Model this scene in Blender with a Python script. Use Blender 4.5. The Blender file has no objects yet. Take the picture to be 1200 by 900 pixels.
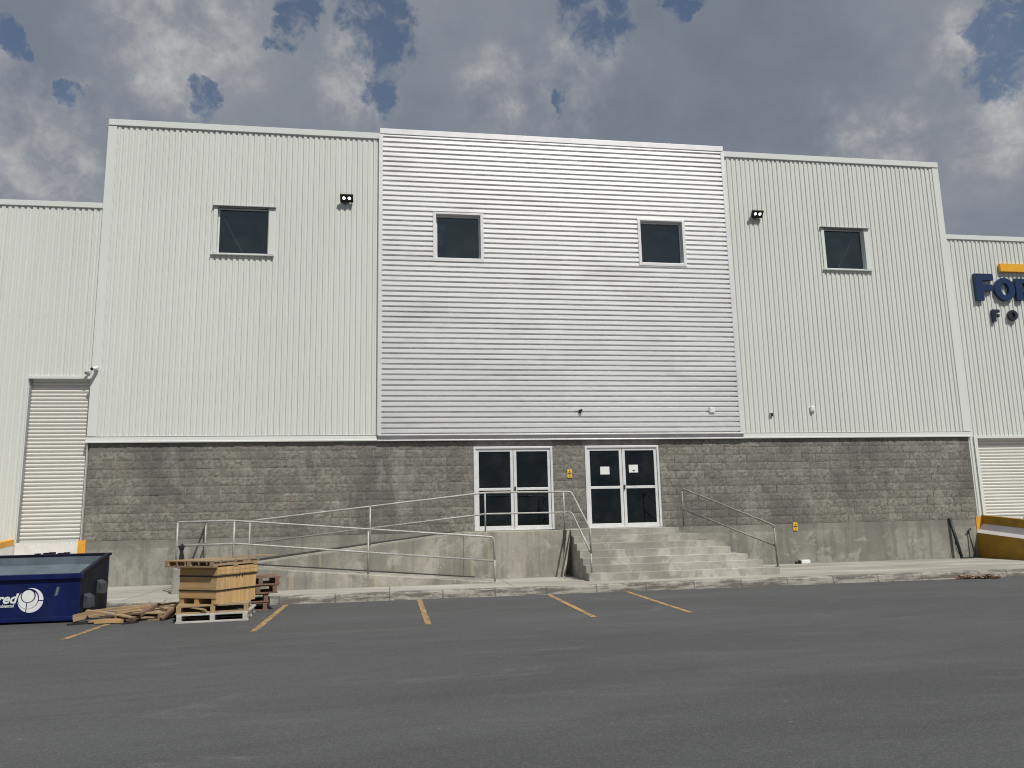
import bpy, bmesh, math, random
from mathutils import Vector, Matrix

# ------------------------------------------------------------------ scene, camera, sky, sun
SC = bpy.context.scene
COL = SC.collection
random.seed(7)
R = math.radians

cam_d = bpy.data.cameras.new("camera")
cam = bpy.data.objects.new("camera", cam_d)
COL.objects.link(cam)
cam_d.sensor_fit = 'HORIZONTAL'
cam_d.sensor_width = 36.0
cam_d.lens = 913.32 / 1200 * 36
cam_d.clip_start = 0.1
cam_d.clip_end = 3000
_r = Vector((0.9880478, -0.15251602, -0.0223697))
_u = Vector((-0.00407316, -0.17089942, 0.98528006))
_f = Vector((0.15409396, 0.97341268, 0.16947802))
m4 = Matrix(((_r.x, _u.x, -_f.x, 0), (_r.y, _u.y, -_f.y, -19.614), (_r.z, _u.z, -_f.z, 1.5), (0, 0, 0, 1)))
cam.matrix_world = m4
SC.camera = cam
SC.view_settings.view_transform = 'Standard'
SC.view_settings.look = 'None'
SC.view_settings.exposure = 0.0
SC.view_settings.gamma = 1.0
SC.view_settings.use_curve_mapping = False
SC.cycles.pixel_filter_type = 'BLACKMAN_HARRIS'
SC.cycles.filter_width = 1.1

SUN = Vector((0.33, -0.66, 1.0)).normalized()
sun_d = bpy.data.lights.new("sun", 'SUN')
sun_d.energy = 3.85
sun_d.angle = R(0.6)
sun_d.color = (1.0, 0.962, 0.895)
sun = bpy.data.objects.new("sun", sun_d)
COL.objects.link(sun)
sun.rotation_euler = SUN.to_track_quat('Z', 'Y').to_euler()
sun.location = (20, -30, 40)


class NT:
    """small helper to write node trees"""
    def __init__(s, tree):
        s.t = tree
        s.t.nodes.clear()

    def n(s, typ, ins=None, **props):
        nd = s.t.nodes.new(typ)
        for k, v in props.items():
            setattr(nd, k, v)
        for k, v in (ins or {}).items():
            sock = nd.inputs[k]
            if isinstance(v, bpy.types.NodeSocket):
                s.t.links.new(v, sock)
            else:
                sock.default_value = v
        return nd

    def math(s, op, a, b=0.0, c=0.0, clamp=False):
        return s.n('ShaderNodeMath', {0: a, 1: b, 2: c}, operation=op, use_clamp=clamp).outputs[0]

    def vmath(s, op, a, b=(0, 0, 0)):
        nd = s.n('ShaderNodeVectorMath', {0: a, 1: b}, operation=op)
        return nd.outputs['Value'] if op in ('DOT_PRODUCT', 'LENGTH') else nd.outputs[0]

    def mix(s, fac, a, b, typ='MIX'):
        nd = s.n('ShaderNodeMix', data_type='RGBA', blend_type=typ)
        for i, v in ((0, fac), (6, a), (7, b)):
            if isinstance(v, bpy.types.NodeSocket):
                s.t.links.new(v, nd.inputs[i])
            else:
                if i and len(v) == 3:
                    v = (*v, 1)
                nd.inputs[i].default_value = v
        return nd.outputs[2]

    def ramp(s, x, lo, hi, a=0.0, b=1.0, smooth=True):
        nd = s.n('ShaderNodeMapRange', {0: x, 1: lo, 2: hi, 3: a, 4: b})
        nd.interpolation_type = 'SMOOTHSTEP' if smooth else 'LINEAR'
        nd.clamp = True
        return nd.outputs[0]

    def noise(s, vec, scale, detail=4, rough=0.55, dist=0.0, col=False):
        nd = s.n('ShaderNodeTexNoise', {'Vector': vec, 'Scale': scale, 'Detail': detail, 'Roughness': rough, 'Distortion': dist})
        return nd.outputs['Color' if col else 'Fac']

    def scaled(s, vec, sc):
        return s.n('ShaderNodeMapping', {'Vector': vec, 'Scale': sc}).outputs[0]


# ---- sky: a real physical sky seen through gaps in a broken grey cloud deck
world = bpy.data.worlds.new("World")
SC.world = world
world.use_nodes = True
w = NT(world.node_tree)
GAPS = [((-0.103, 0.816, 0.569), 0.027), ((-0.119, 0.83, 0.545), 0.022), ((-0.014, 0.827, 0.562), 0.042), ((0.001, 0.842, 0.539), 0.027), ((-0.014, 0.861, 0.508), 0.024), ((-0.209, 0.856, 0.473), 0.02), ((-0.335, 0.825, 0.454), 0.016), ((-0.379, 0.786, 0.488), 0.02), ((0.234, 0.785, 0.574), 0.042), ((0.325, 0.756, 0.569), 0.02), ((0.201, 0.848, 0.49), 0.013), ((0.612, 0.625, 0.486), 0.038), ((0.62, 0.654, 0.434), 0.031)]
BRIGHT = [((-0.382, 0.841, 0.383), 0.053), ((-0.389, 0.802, 0.452), 0.024), ((-0.326, 0.836, 0.442), 0.026), ((-0.247, 0.845, 0.474), 0.024), ((-0.044, 0.861, 0.506), 0.037), ((0.202, 0.832, 0.517), 0.046), ((0.227, 0.801, 0.554), 0.027), ((0.514, 0.746, 0.424), 0.026), ((0.559, 0.724, 0.405), 0.026), ((0.589, 0.659, 0.468), 0.033), ((0.643, 0.661, 0.387), 0.044), ((-0.228, 0.809, 0.543), 0.066), ((0.133, 0.854, 0.503), 0.038)]
DARK = [((0.336, 0.796, 0.504), 0.131), ((-0.342, 0.802, 0.489), 0.066), ((-0.272, 0.862, 0.429), 0.044), ((0.417, 0.74, 0.528), 0.088)]
tc = w.n('ShaderNodeTexCoord').outputs['Generated']
dirn = w.vmath('NORMALIZE', tc)
wob1 = w.vmath('SUBTRACT', w.noise(dirn, 11.0, 5, 0.6, col=True), (0.5, 0.5, 0.5))
wob2 = w.vmath('SUBTRACT', w.noise(dirn, 38.0, 5, 0.62, col=True), (0.5, 0.5, 0.5))
dw = w.vmath('ADD', dirn, w.vmath('ADD', w.n('ShaderNodeVectorMath', {0: wob1, 'Scale': 0.075}, operation='SCALE').outputs[0],
                                  w.n('ShaderNodeVectorMath', {0: wob2, 'Scale': 0.05}, operation='SCALE').outputs[0]))
dw = w.vmath('NORMALIZE', dw)


def bumps(lst, grow):
    tot = None
    for c, r in lst:
        d = w.vmath('DOT_PRODUCT', dw, Vector(c).normalized())
        b = w.ramp(d, math.cos(r * grow), math.cos(r * 0.25))
        tot = b if tot is None else w.math('MAXIMUM', tot, b)
    return tot


sep = w.n('ShaderNodeSeparateXYZ', {0: dirn})
hz = w.math('ADD', w.math('MAXIMUM', sep.outputs['Z'], 0.0), 0.25)
plane = w.n('ShaderNodeCombineXYZ', {0: w.math('DIVIDE', sep.outputs['X'], hz), 1: w.math('DIVIDE', sep.outputs['Y'], hz), 2: 0.35}).outputs[0]
n1 = w.noise(plane, 2.2, 8, 0.58, 0.25)
n2 = w.noise(plane, 4.6, 7, 0.56, 0.15)
n3 = w.noise(dirn, 20.0, 7, 0.6, 0.2)
n4 = w.noise(dirn, 34.0, 8, 0.66, 0.5)
gapb = w.math('MAXIMUM', bumps(GAPS, 1.45), w.ramp(n1, 0.68, 0.84))
gap = w.math('MULTIPLY', gapb, w.math('ADD', 1.0, w.math('MULTIPLY', w.math('SUBTRACT', n4, 0.5), 3.2)))
bri = bumps(BRIGHT, 1.8)
drk = bumps(DARK, 1.6)
tone = w.math('ADD', w.math('MULTIPLY', w.math('SUBTRACT', n1, 0.5), 0.45), w.math('MULTIPLY', w.math('SUBTRACT', n2, 0.5), 0.42))
tone = w.math('ADD', tone, w.math('MULTIPLY', w.math('SUBTRACT', n3, 0.5), 0.22))
tone = w.math('ADD', w.math('ADD', tone, 0.40), w.math('MULTIPLY', bri, w.math('MULTIPLY', w.ramp(w.math('ADD', w.math('MULTIPLY', n3, 0.6), w.math('MULTIPLY', n4, 0.4)), 0.32, 0.70), 0.42)))
tone = w.math('SUBTRACT', tone, w.math('MULTIPLY', drk, 0.16))
edge = w.math('MULTIPLY', w.ramp(gap, 0.1, 0.5), 0.06)
tone = w.math('ADD', tone, edge, clamp=True)
cr = w.n('ShaderNodeValToRGB', {0: tone})
el = cr.color_ramp.elements
el[0].position = 0.0; el[0].color = (0.130, 0.158, 0.205, 1)
el[1].position = 1.0; el[1].color = (0.56, 0.55, 0.545, 1)
for pos, c in ((0.28, (0.196, 0.222, 0.270, 1)), (0.5, (0.258, 0.278, 0.316, 1)), (0.72, (0.375, 0.385, 0.402, 1))):
    e = el.new(pos); e.color = c
sky = w.n('ShaderNodeTexSky')
sky.sky_type = 'NISHITA'
sky.sun_disc = False
sky.sun_elevation = math.asin(SUN.z)
sky.sun_rotation = math.atan2(SUN.x, SUN.y)
sky.air_density = 1.0
sky.dust_density = 0.6
sky_s = w.mix(1.0, sky.outputs[0], (1, 1, 1), 'MULTIPLY')
bg_sky = w.n('ShaderNodeBackground', {'Color': sky_s, 'Strength': 0.072})
bg_cl = w.n('ShaderNodeBackground', {'Color': cr.outputs[0], 'Strength': 1.0})
gm = w.math('MULTIPLY', w.ramp(gap, 0.22, 1.05), 0.85)
mixw = w.n('ShaderNodeMixShader', {0: gm, 1: bg_cl.outputs[0], 2: bg_sky.outputs[0]})
w.n('ShaderNodeOutputWorld', {'Surface': mixw.outputs[0]})


# ------------------------------------------------------------------ materials
def new_mat(name):
    m = bpy.data.materials.new(name)
    m.use_nodes = True
    return m, NT(m.node_tree)


def coords(t):
    return t.n('ShaderNodeTexCoord').outputs['Object']


def finish(t, col, rough=0.6, metal=0.0, bump=None, bump_s=0.2, bump_d=0.01, spec=0.5, **kw):
    ins = {'Base Color': col, 'Roughness': rough, 'Metallic': metal, 'Specular IOR Level': spec}
    ins.update(kw)
    if bump is not None:
        ins['Normal'] = t.n('ShaderNodeBump', {'Height': bump, 'Strength': bump_s, 'Distance': bump_d}).outputs[0]
    p = t.n('ShaderNodeBsdfPrincipled', ins)
    t.n('ShaderNodeOutputMaterial', {'Surface': p.outputs[0]})


def c4(c):
    return (*c, 1)


def simple(name, col, rough=0.5, metal=0.0, var=0.15, scale=6.0, dirt=None, dirt_amt=0.0, spec=0.5, bump_s=0.1):
    m, t = new_mat(name)
    v = coords(t)
    n = t.noise(v, scale, 6, 0.6)
    a = tuple(max(0, x * (1 - var)) for x in col)
    b = tuple(min(1, x * (1 + var)) for x in col)
    c = t.mix(t.ramp(n, 0.3, 0.7), a, b)
    if dirt is not None:
        d = t.ramp(t.noise(v, scale * 0.6, 8, 0.68), 0.52, 0.70, 0.0, dirt_amt)
        c = t.mix(d, c, dirt)
    finish(t, c, rough, metal, t.noise(v, scale * 6, 4, 0.6), bump_s, 0.004, spec)
    return m


def mat_panel(name, base, screws=False):
    m, t = new_mat(name)
    v = coords(t)
    big = t.noise(v, 0.35, 4, 0.5)
    st = t.noise(t.scaled(v, (7.0, 7.0, 0.22)), 1.0, 5, 0.6)
    fine = t.noise(v, 9.0, 5, 0.65)
    c = t.mix(t.ramp(big, 0.3, 0.7), tuple(x * 0.955 for x in base), base)
    c = t.mix(t.ramp(st, 0.45, 0.75, 0, 0.25), c, (base[0] * 0.86, base[1] * 0.85, base[2] * 0.79))
    c = t.mix(t.ramp(fine, 0.5, 0.8, 0, 0.25), c, tuple(x * 0.9 for x in base))
    sx = t.n('ShaderNodeSeparateXYZ', {0: v})
    lot = t.n('ShaderNodeTexWhiteNoise', {'W': t.math('FLOOR', t.math('MULTIPLY', sx.outputs[0], 1.026))}, noise_dimensions='1D').outputs['Value']
    c = t.mix(t.math('MULTIPLY', lot, 0.30), c, tuple(x * 0.90 for x in base))
    if screws:      # rows of fixing screws
        fx = t.math('ABSOLUTE', t.math('SUBTRACT', t.math('FRACT', t.math('MULTIPLY', sx.outputs[0], 3.589)), 0.5))
        fz = t.math('ABSOLUTE', t.math('SUBTRACT', t.math('FRACT', t.math('MULTIPLY', sx.outputs[2], 0.69)), 0.5))
        dot = t.math('MULTIPLY', t.math('LESS_THAN', fx, 0.05), t.math('LESS_THAN', fz, 0.011))
        c = t.mix(t.math('MULTIPLY', dot, 0.2), c, (0.25, 0.25, 0.24))
    finish(t, c, 0.55, 0.0, t.noise(v, 3.0, 3, 0.5), 0.06, 0.02, 0.35)
    return m


def mat_silver():
    m, t = new_mat("bare_galvanised_sheet")
    v = coords(t)
    a = t.noise(t.scaled(v, (0.6, 1, 3.2)), 1.3, 6, 0.62)
    b = t.noise(t.scaled(v, (2.2, 1, 9.0)), 1.2, 5, 0.6)
    # each sheet is a little different where the lengths are lapped
    lap = t.n('ShaderNodeTexWhiteNoise', {'Vector': t.n('ShaderNodeVectorMath', {0: t.scaled(v, (0.33, 0, 0.95)), 1: (1, 1, 1)}, operation='FLOOR').outputs[0]}).outputs['Value']
    c = t.mix(t.ramp(a, 0.3, 0.7), (0.80, 0.805, 0.80), (0.94, 0.945, 0.93))
    c = t.mix(t.ramp(b, 0.45, 0.75, 0, 0.4), c, (0.70, 0.69, 0.705))
    c = t.mix(t.math('MULTIPLY', lap, 0.22), c, (0.70, 0.70, 0.71))
    sm = t.ramp(t.noise(t.scaled(v, (0.30, 1, 1.1)), 1.0, 7, 0.66, 0.4), 0.50, 0.66, 0, 0.38)   # hazy darker smudges at random
    c = t.mix(sm, c, (0.58, 0.575, 0.585))
    r = t.ramp(a, 0.25, 0.75, 0.50, 0.38)
    finish(t, c, r, 0.55, t.noise(v, 2.0, 3, 0.5), 0.08, 0.02, 0.5)
    return m


def mat_block():
    m, t = new_mat("split_face_block")
    v = coords(t)
    at = t.n('ShaderNodeAttribute', attribute_name="tone").outputs['Fac']
    c = t.mix(at, (0.152, 0.149, 0.130), (0.312, 0.304, 0.268))
    n = t.noise(v, 14.0, 8, 0.7)
    c = t.mix(t.ramp(n, 0.40, 0.58), (0.152, 0.149, 0.130), c)
    n2 = t.noise(v, 38.0, 6, 0.7)
    c = t.mix(t.ramp(n2, 0.45, 0.62, 0.0, 0.28), c, (0.30, 0.288, 0.258))
    stain = t.ramp(t.noise(t.scaled(v, (0.55, 1, 0.42)), 1.0, 6, 0.62), 0.48, 0.60, 0, 0.66)
    c = t.mix(stain, c, (0.118, 0.115, 0.106))
    red = t.ramp(t.noise(v, 1.8, 3, 0.5), 0.55, 0.75, 0, 0.35)
    c = t.mix(red, c, (0.27, 0.225, 0.19))
    ef = t.ramp(t.noise(t.scaled(v, (1.0, 1, 0.5)), 1.3, 6, 0.66), 0.54, 0.66, 0, 0.45)
    c = t.mix(ef, c, (0.34, 0.33, 0.30))
    finish(t, c, 0.92, 0, t.noise(v, 26.0, 8, 0.72), 0.42, 0.03, 0.2)
    return m


def mat_concrete(name, base, streak=0.5, stain=(0.12, 0.115, 0.10), spots=0.5, warm=0.3, top=None):
    m, t = new_mat(name)
    v = coords(t)
    big = t.noise(v, 0.9, 6, 0.62)
    med = t.noise(v, 3.6, 8, 0.66, 0.4)
    c = t.mix(t.ramp(big, 0.40, 0.60), tuple(x * 0.74 for x in base), tuple(x * 1.12 for x in base))
    c = t.mix(t.ramp(med, 0.50, 0.64, 0, spots), c, tuple(x * 0.64 for x in base))
    st = t.noise(t.scaled(v, (4.0, 4.0, 0.30)), 1.0, 6, 0.62)
    c = t.mix(t.ramp(st, 0.48, 0.62, 0, streak), c, stain)
    st2 = t.noise(t.scaled(v, (3.0, 3.0, 0.22)), 1.7, 5, 0.6)
    c = t.mix(t.ramp(st2, 0.53, 0.66, 0, warm), c, (base[0] * 1.2, base[1] * 1.10, base[2] * 0.90))
    pale = t.ramp(t.noise(v, 1.7, 8, 0.70, 0.5), 0.52, 0.62, 0, 0.55)
    c = t.mix(pale, c, tuple(min(1, x * 1.42) for x in base))
    fine = t.noise(v, 22.0, 7, 0.7)
    c = t.mix(t.ramp(fine, 0.5, 0.66, 0, 0.25), c, tuple(x * 0.6 for x in base))
    if top is not None:      # darker band towards the top, under the blocks
        z = t.n('ShaderNodeSeparateXYZ', {0: v}).outputs[2]
        zz = t.math('ADD', z, t.math('MULTIPLY', t.math('SUBTRACT', med, 0.5), 0.10))
        c = t.mix(t.ramp(zz, top - 0.04, top, 0, 0.45), c, tuple(x * 0.62 for x in base))
    finish(t, c, 0.9, 0, t.noise(v, 30.0, 8, 0.7), 0.35, 0.012, 0.25)
    return m


def mat_sidewalk():
    m, t = new_mat("sidewalk_concrete")
    v = coords(t)
    base = (0.39, 0.372, 0.33)
    big = t.noise(t.scaled(v, (0.35, 1.2, 1)), 1.0, 6, 0.6)
    c = t.mix(t.ramp(big, 0.32, 0.68), tuple(x * 0.74 for x in base), tuple(x * 1.14 for x in base))
    sw = t.noise(t.scaled(v, (0.5, 4.0, 1)), 1.0, 7, 0.66)
    c = t.mix(t.ramp(sw, 0.48, 0.72, 0, 0.55), c, (0.19, 0.18, 0.16))
    sp = t.noise(v, 18.0, 6, 0.7)
    c = t.mix(t.ramp(sp, 0.55, 0.75, 0, 0.4), c, (0.2, 0.19, 0.17))
    br = t.n('ShaderNodeTexBrick', {'Vector': v, 'Scale': 1.0, 'Mortar Size': 0.012, 'Brick Width': 2.45, 'Row Height': 30.0, 'Mortar Smooth': 0.1}, offset=0.0).outputs['Fac']
    c = t.mix(t.math('MULTIPLY', br, 0.75), c, (0.09, 0.085, 0.075))
    finish(t, c, 0.9, 0, t.noise(v, 40.0, 8, 0.7), 0.3, 0.01, 0.25)
    return m


def mat_kerb():
    m, t = new_mat("worn_kerb_concrete")
    v = coords(t)
    base = (0.36, 0.34, 0.30)
    n = t.noise(t.scaled(v, (1.2, 2, 9)), 1.0, 8, 0.72)
    c = t.mix(t.ramp(n, 0.44, 0.55), (0.15, 0.142, 0.125), base)
    n2 = t.noise(v, 5.0, 8, 0.7)
    c = t.mix(t.ramp(n2, 0.5, 0.68, 0, 0.7), c, (0.14, 0.13, 0.115))
    br = t.n('ShaderNodeTexBrick', {'Vector': v, 'Scale': 1.0, 'Mortar Size': 0.014, 'Brick Width': 1.02, 'Row Height': 30.0}, offset=0.0).outputs['Fac']
    c = t.mix(t.math('MULTIPLY', br, 0.6), c, (0.08, 0.075, 0.07))
    finish(t, c, 0.92, 0, t.noise(v, 22.0, 8, 0.72), 0.6, 0.03, 0.2)
    return m


def mat_asphalt():
    m, t = new_mat("worn_asphalt")
    v = coords(t)
    base = (0.0775, 0.0815, 0.0840)
    big = t.noise(t.scaled(v, (0.16, 0.5, 1)), 1.0, 5, 0.6)
    c = t.mix(t.ramp(big, 0.3, 0.7), tuple(x * 0.84 for x in base), tuple(x * 1.10 for x in base))
    st = t.noise(t.scaled(t.n('ShaderNodeMapping', {'Vector': v, 'Rotation': (0, 0, R(-11))}).outputs[0], (0.35, 3.2, 1)), 1.0, 7, 0.65)
    c = t.mix(t.ramp(st, 0.47, 0.66, 0, 0.40), c, (0.058, 0.058, 0.058))
    st2 = t.noise(t.scaled(t.n('ShaderNodeMapping', {'Vector': v, 'Rotation': (0, 0, R(7)), 'Location': (3, 8, 0)}).outputs[0], (0.4, 2.4, 1)), 1.0, 8, 0.7)
    c = t.mix(t.ramp(st2, 0.53, 0.68, 0, 0.40), c, (0.122, 0.124, 0.125))
    # dusty scuffs
    du = t.ramp(t.noise(t.scaled(v, (0.5, 0.9, 1)), 1.3, 8, 0.72, 0.6), 0.58, 0.70, 0, 0.55)
    c = t.mix(du, c, (0.15, 0.15, 0.148))
    # aggregate: light and dark stones
    vo = t.n('ShaderNodeTexVoronoi', {'Vector': v, 'Scale': 95.0, 'Randomness': 1.0})
    wn = t.n('ShaderNodeSeparateColor', {0: vo.outputs['Color']}).outputs[0]
    c = t.mix(t.ramp(wn, 0.6, 1.0, 0, 0.33), c, (0.17, 0.168, 0.163))
    c = t.mix(t.ramp(wn, 0.25, 0.0, 0, 0.40), c, (0.05, 0.05, 0.05))
    vo2 = t.n('ShaderNodeTexVoronoi', {'Vector': v, 'Scale': 7.0, 'Randomness': 1.0})
    wn2 = t.n('ShaderNodeSeparateColor', {0: vo2.outputs['Color']}).outputs[1]
    chip = t.math('MULTIPLY', t.math('LESS_THAN', vo2.outputs['Distance'], 0.07), t.math('GREATER_THAN', wn2, 0.94))
    c = t.mix(t.math('MULTIPLY', chip, 0.45), c, (0.30, 0.29, 0.27))
    # thin cracks
    finish(t, c, 0.88, 0, t.noise(v, 120.0, 6, 0.7), 0.45, 0.008, 0.3)
    return m


def mat_line_paint():
    m, t = new_mat("worn_road_paint")
    v = coords(t)
    n = t.noise(v, 9.0, 8, 0.72)
    n2 = t.noise(v, 2.0, 5, 0.6)
    c = t.mix(t.ramp(n2, 0.35, 0.65), (0.37, 0.22, 0.085), (0.48, 0.30, 0.12))
    c = t.mix(t.ramp(n, 0.45, 0.56, 0, 0.85), c, (0.13, 0.115, 0.095))
    finish(t, c, 0.85, 0, t.noise(v, 90.0, 5, 0.7), 0.35, 0.006, 0.3)
    return m


def mat_wood(name, base, dark, axis=0, grey=0.0):
    m, t = new_mat(name)
    v = coords(t)
    sc = [26, 26, 26]
    sc[axis] = 1.6
    g = t.noise(t.scaled(v, tuple(sc)), 1.0, 6, 0.62, 0.4)
    c = t.mix(t.ramp(g, 0.3, 0.72), dark, base)
    rnd = t.n('ShaderNodeObjectInfo').outputs['Random']
    c = t.mix(t.math('MULTIPLY', rnd, 0.35), c, tuple(x * 0.6 for x in base))
    k = t.ramp(t.noise(v, 7.0, 6, 0.66), 0.58, 0.72, 0, 0.55)
    c = t.mix(k, c, tuple(x * 0.55 for x in dark))
    c = t.mix(t.ramp(t.noise(v, 2.3, 5, 0.6), 0.4, 0.7, 0, grey), c, (0.25, 0.235, 0.21))
    finish(t, c, 0.8, 0, g, 0.35, 0.004, 0.3)
    return m


def mat_glass(name, tint, rough=0.03, ior=1.7):
    m, t = new_mat(name)
    v = coords(t)
    tr = t.n('ShaderNodeBsdfTransparent', {'Color': c4(tint)})
    bump = t.n('ShaderNodeBump', {'Height': t.noise(v, 1.1, 2, 0.4), 'Strength': 0.05, 'Distance': 0.05}).outputs[0]
    gl = t.n('ShaderNodeBsdfGlossy', {'Color': (0.78, 0.97, 1.0, 1), 'Roughness': rough, 'Normal': bump})
    fr = t.n('ShaderNodeFresnel', {'IOR': ior}).outputs[0]
    mx = t.n('ShaderNodeMixShader', {0: fr, 1: tr.outputs[0], 2: gl.outputs[0]})
    df = t.n('ShaderNodeBsdfDiffuse', {'Color': (0.30, 0.31, 0.31, 1)})
    dust = t.ramp(t.noise(v, 2.0, 6, 0.65), 0.35, 0.8, 0.0, 0.05)
    mx2 = t.n('ShaderNodeMixShader', {0: dust, 1: mx.outputs[0], 2: df.outputs[0]})
    t.n('ShaderNodeOutputMaterial', {'Surface': mx2.outputs[0]})
    return m


def mat_emit(name, col, s):
    m, t = new_mat(name)
    e = t.n('ShaderNodeEmission', {'Color': c4(col), 'Strength': s})
    t.n('ShaderNodeOutputMaterial', {'Surface': e.outputs[0]})
    return m


M = {}
M['panel'] = mat_panel("white_ribbed_sheet", (0.690, 0.712, 0.672), True)
M['trim'] = mat_panel("white_folded_flashing", (0.715, 0.745, 0.715))
M['silver'] = mat_silver()
M['silver_trim'] = simple("galvanised_trim", (0.78, 0.78, 0.79), 0.42, 0.3, 0.06, 3.0)
M['silver_dark'] = simple("zinc_flashing", (0.36, 0.36, 0.38), 0.45, 0.55, 0.12, 2.0)
M['block'] = mat_block()
M['mortar'] = simple("mortar", (0.29, 0.28, 0.25), 0.95, 0, 0.25, 5.0)
M['plinth'] = mat_concrete("cast_plinth_concrete", (0.285, 0.278, 0.248), 0.5, (0.14, 0.137, 0.122), 0.5, 0.2, 1.02)
M['ramp'] = mat_concrete("ramp_concrete", (0.345, 0.328, 0.288), 0.6, (0.185, 0.175, 0.152), 0.35, 0.6)
M['step'] = mat_concrete("step_concrete", (0.40, 0.385, 0.345), 0.35, (0.22, 0.21, 0.185), 0.6, 0.2)
M['sidewalk'] = mat_sidewalk()
M['kerb'] = mat_kerb()
M['asphalt'] = mat_asphalt()
M['line'] = mat_line_paint()
M['alu'] = simple("door_aluminium", (0.74, 0.75, 0.75), 0.4, 0.15, 0.05, 4.0, (0.45, 0.44, 0.41), 0.3)
M['pipe'] = simple("galvanised_pipe", (0.39, 0.385, 0.37), 0.55, 0.25, 0.2, 5.0, (0.22, 0.19, 0.16), 0.4)
M['pipe_dull'] = simple("dull_galvanised_pipe", (0.23, 0.22, 0.20), 0.55, 0.3, 0.25, 6.0, (0.14, 0.125, 0.11), 0.5)
M['door_glass'] = mat_glass("door_glass", (0.24, 0.30, 0.28), 0.02, 1.6)
M['win_glass'] = mat_glass("window_glass", (0.66, 0.76, 0.77), 0.03, 2.2)
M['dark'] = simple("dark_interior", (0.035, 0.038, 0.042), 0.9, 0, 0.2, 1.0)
M['rod'] = simple("bracing_steel", (0.85, 0.85, 0.83), 0.5, 0.0)
M['shutter'] = mat_panel("shutter_slats", (0.70, 0.695, 0.655))
M['black'] = simple("black_plastic", (0.018, 0.018, 0.02), 0.45)
M['led'] = mat_emit("emissive_lens", (1, 0.99, 0.96), 2.5)  # the lens emits so that it shows bright white
M['white_plastic'] = simple("white_plastic", (0.76, 0.76, 0.75), 0.4, 0, 0.05)
M['grey_plastic'] = simple("grey_plastic", (0.30, 0.30, 0.30), 0.5)
M['yellow'] = simple("yellow_plate", (0.80, 0.50, 0.03), 0.5, 0, 0.08, 12.0)
M['orange'] = simple("orange_wall_paint", (0.74, 0.36, 0.035), 0.6, 0, 0.10, 3.0, (0.4, 0.22, 0.05), 0.4)
M['shaded_orange'] = simple("shaded_orange_wall_paint", (0.33, 0.185, 0.010), 0.65, 0, 0.15, 2.0, (0.16, 0.095, 0.02), 0.5)  # orange wall paint with the shade of its side put into the colour
M['white_paint'] = simple("white_wall_paint", (0.74, 0.715, 0.695), 0.6, 0, 0.06, 3.0, (0.45, 0.43, 0.40), 0.3)
M['letter_blue'] = simple("navy_letter_face", (0.009, 0.030, 0.095), 0.4, 0, 0.08)
M['letter_grey'] = simple("slate_letter_face", (0.018, 0.024, 0.042), 0.4, 0, 0.08)
M['sign_orange'] = simple("orange_letter_face", (0.83, 0.42, 0.03), 0.4, 0, 0.05)
M['navy'] = simple("navy_bin_paint", (0.003, 0.009, 0.072), 0.5, 0.0, 0.3, 3.0, (0.035, 0.04, 0.075), 0.2, 0.3)
M['navy_dark'] = simple("dark_navy_bin_paint", (0.006, 0.007, 0.02), 0.6, 0.0, 0.5, 4.0, (0.03, 0.033, 0.05), 0.4, 0.25)  # darker navy for the ends, back rim and hinges
M['bin_inside'] = simple("weathered_bin_lining", (0.105, 0.135, 0.160), 0.5, 0.0, 0.22, 2.0, (0.09, 0.10, 0.11), 0.5)
M['pocket'] = simple('worn_pocket_paint', (0.045, 0.05, 0.065), 0.5, 0.0, 0.3, 6.0, (0.09, 0.09, 0.10), 0.5)
M['bin_white'] = simple("white_bin_lettering", (0.78, 0.80, 0.79), 0.5, 0, 0.06)
M['crate_x'] = mat_wood("crate_plywood", (0.62, 0.41, 0.18), (0.42, 0.255, 0.105), 0, 0.3)
M['crate_z'] = mat_wood("crate_boards_upright", (0.70, 0.47, 0.215), (0.46, 0.28, 0.115), 2, 0.22)
M['wood_x'] = mat_wood("weathered_pine", (0.47, 0.335, 0.18), (0.27, 0.18, 0.095), 0, 0.45)
M['wood_y'] = mat_wood("weathered_pine_cross", (0.48, 0.34, 0.185), (0.28, 0.185, 0.10), 1, 0.4)
M['wood_dark_x'] = mat_wood("old_brown_pine", (0.26, 0.16, 0.11), (0.14, 0.085, 0.06), 0, 0.3)
M['wood_dark_y'] = mat_wood("old_brown_pine_cross", (0.27, 0.165, 0.115), (0.14, 0.085, 0.06), 1, 0.3)
M['pallet_white'] = mat_wood("whitewashed_pallet_wood", (0.66, 0.65, 0.61), (0.42, 0.40, 0.36), 0, 0.2)
M['strap'] = simple("black_strapping", (0.02, 0.02, 0.018), 0.5)
M['paper'] = simple("paper", (0.78, 0.79, 0.78), 0.7, 0, 0.02)
M['ink'] = simple("ink", (0.05, 0.05, 0.055), 0.7)
M['green_metal'] = simple("dark_green_steel", (0.017, 0.032, 0.032), 0.5, 0.2)
M['joint_dark'] = simple("dark_joint", (0.055, 0.053, 0.05), 0.85, 0, 0.3)
M['rag'] = simple("dark_cloth", (0.016, 0.018, 0.02), 0.9, 0, 0.3)
M['leaf'] = simple("dry_leaf", (0.17, 0.085, 0.05), 0.8, 0, 0.5, 20)
M['leaf2'] = simple("pale_dry_leaf", (0.34, 0.22, 0.13), 0.8, 0, 0.4, 20)
M['roof'] = simple("roof_sheet", (0.6, 0.6, 0.58), 0.6)
M['bin_wheel'] = simple("rubber", (0.02, 0.02, 0.02), 0.8)


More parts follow.
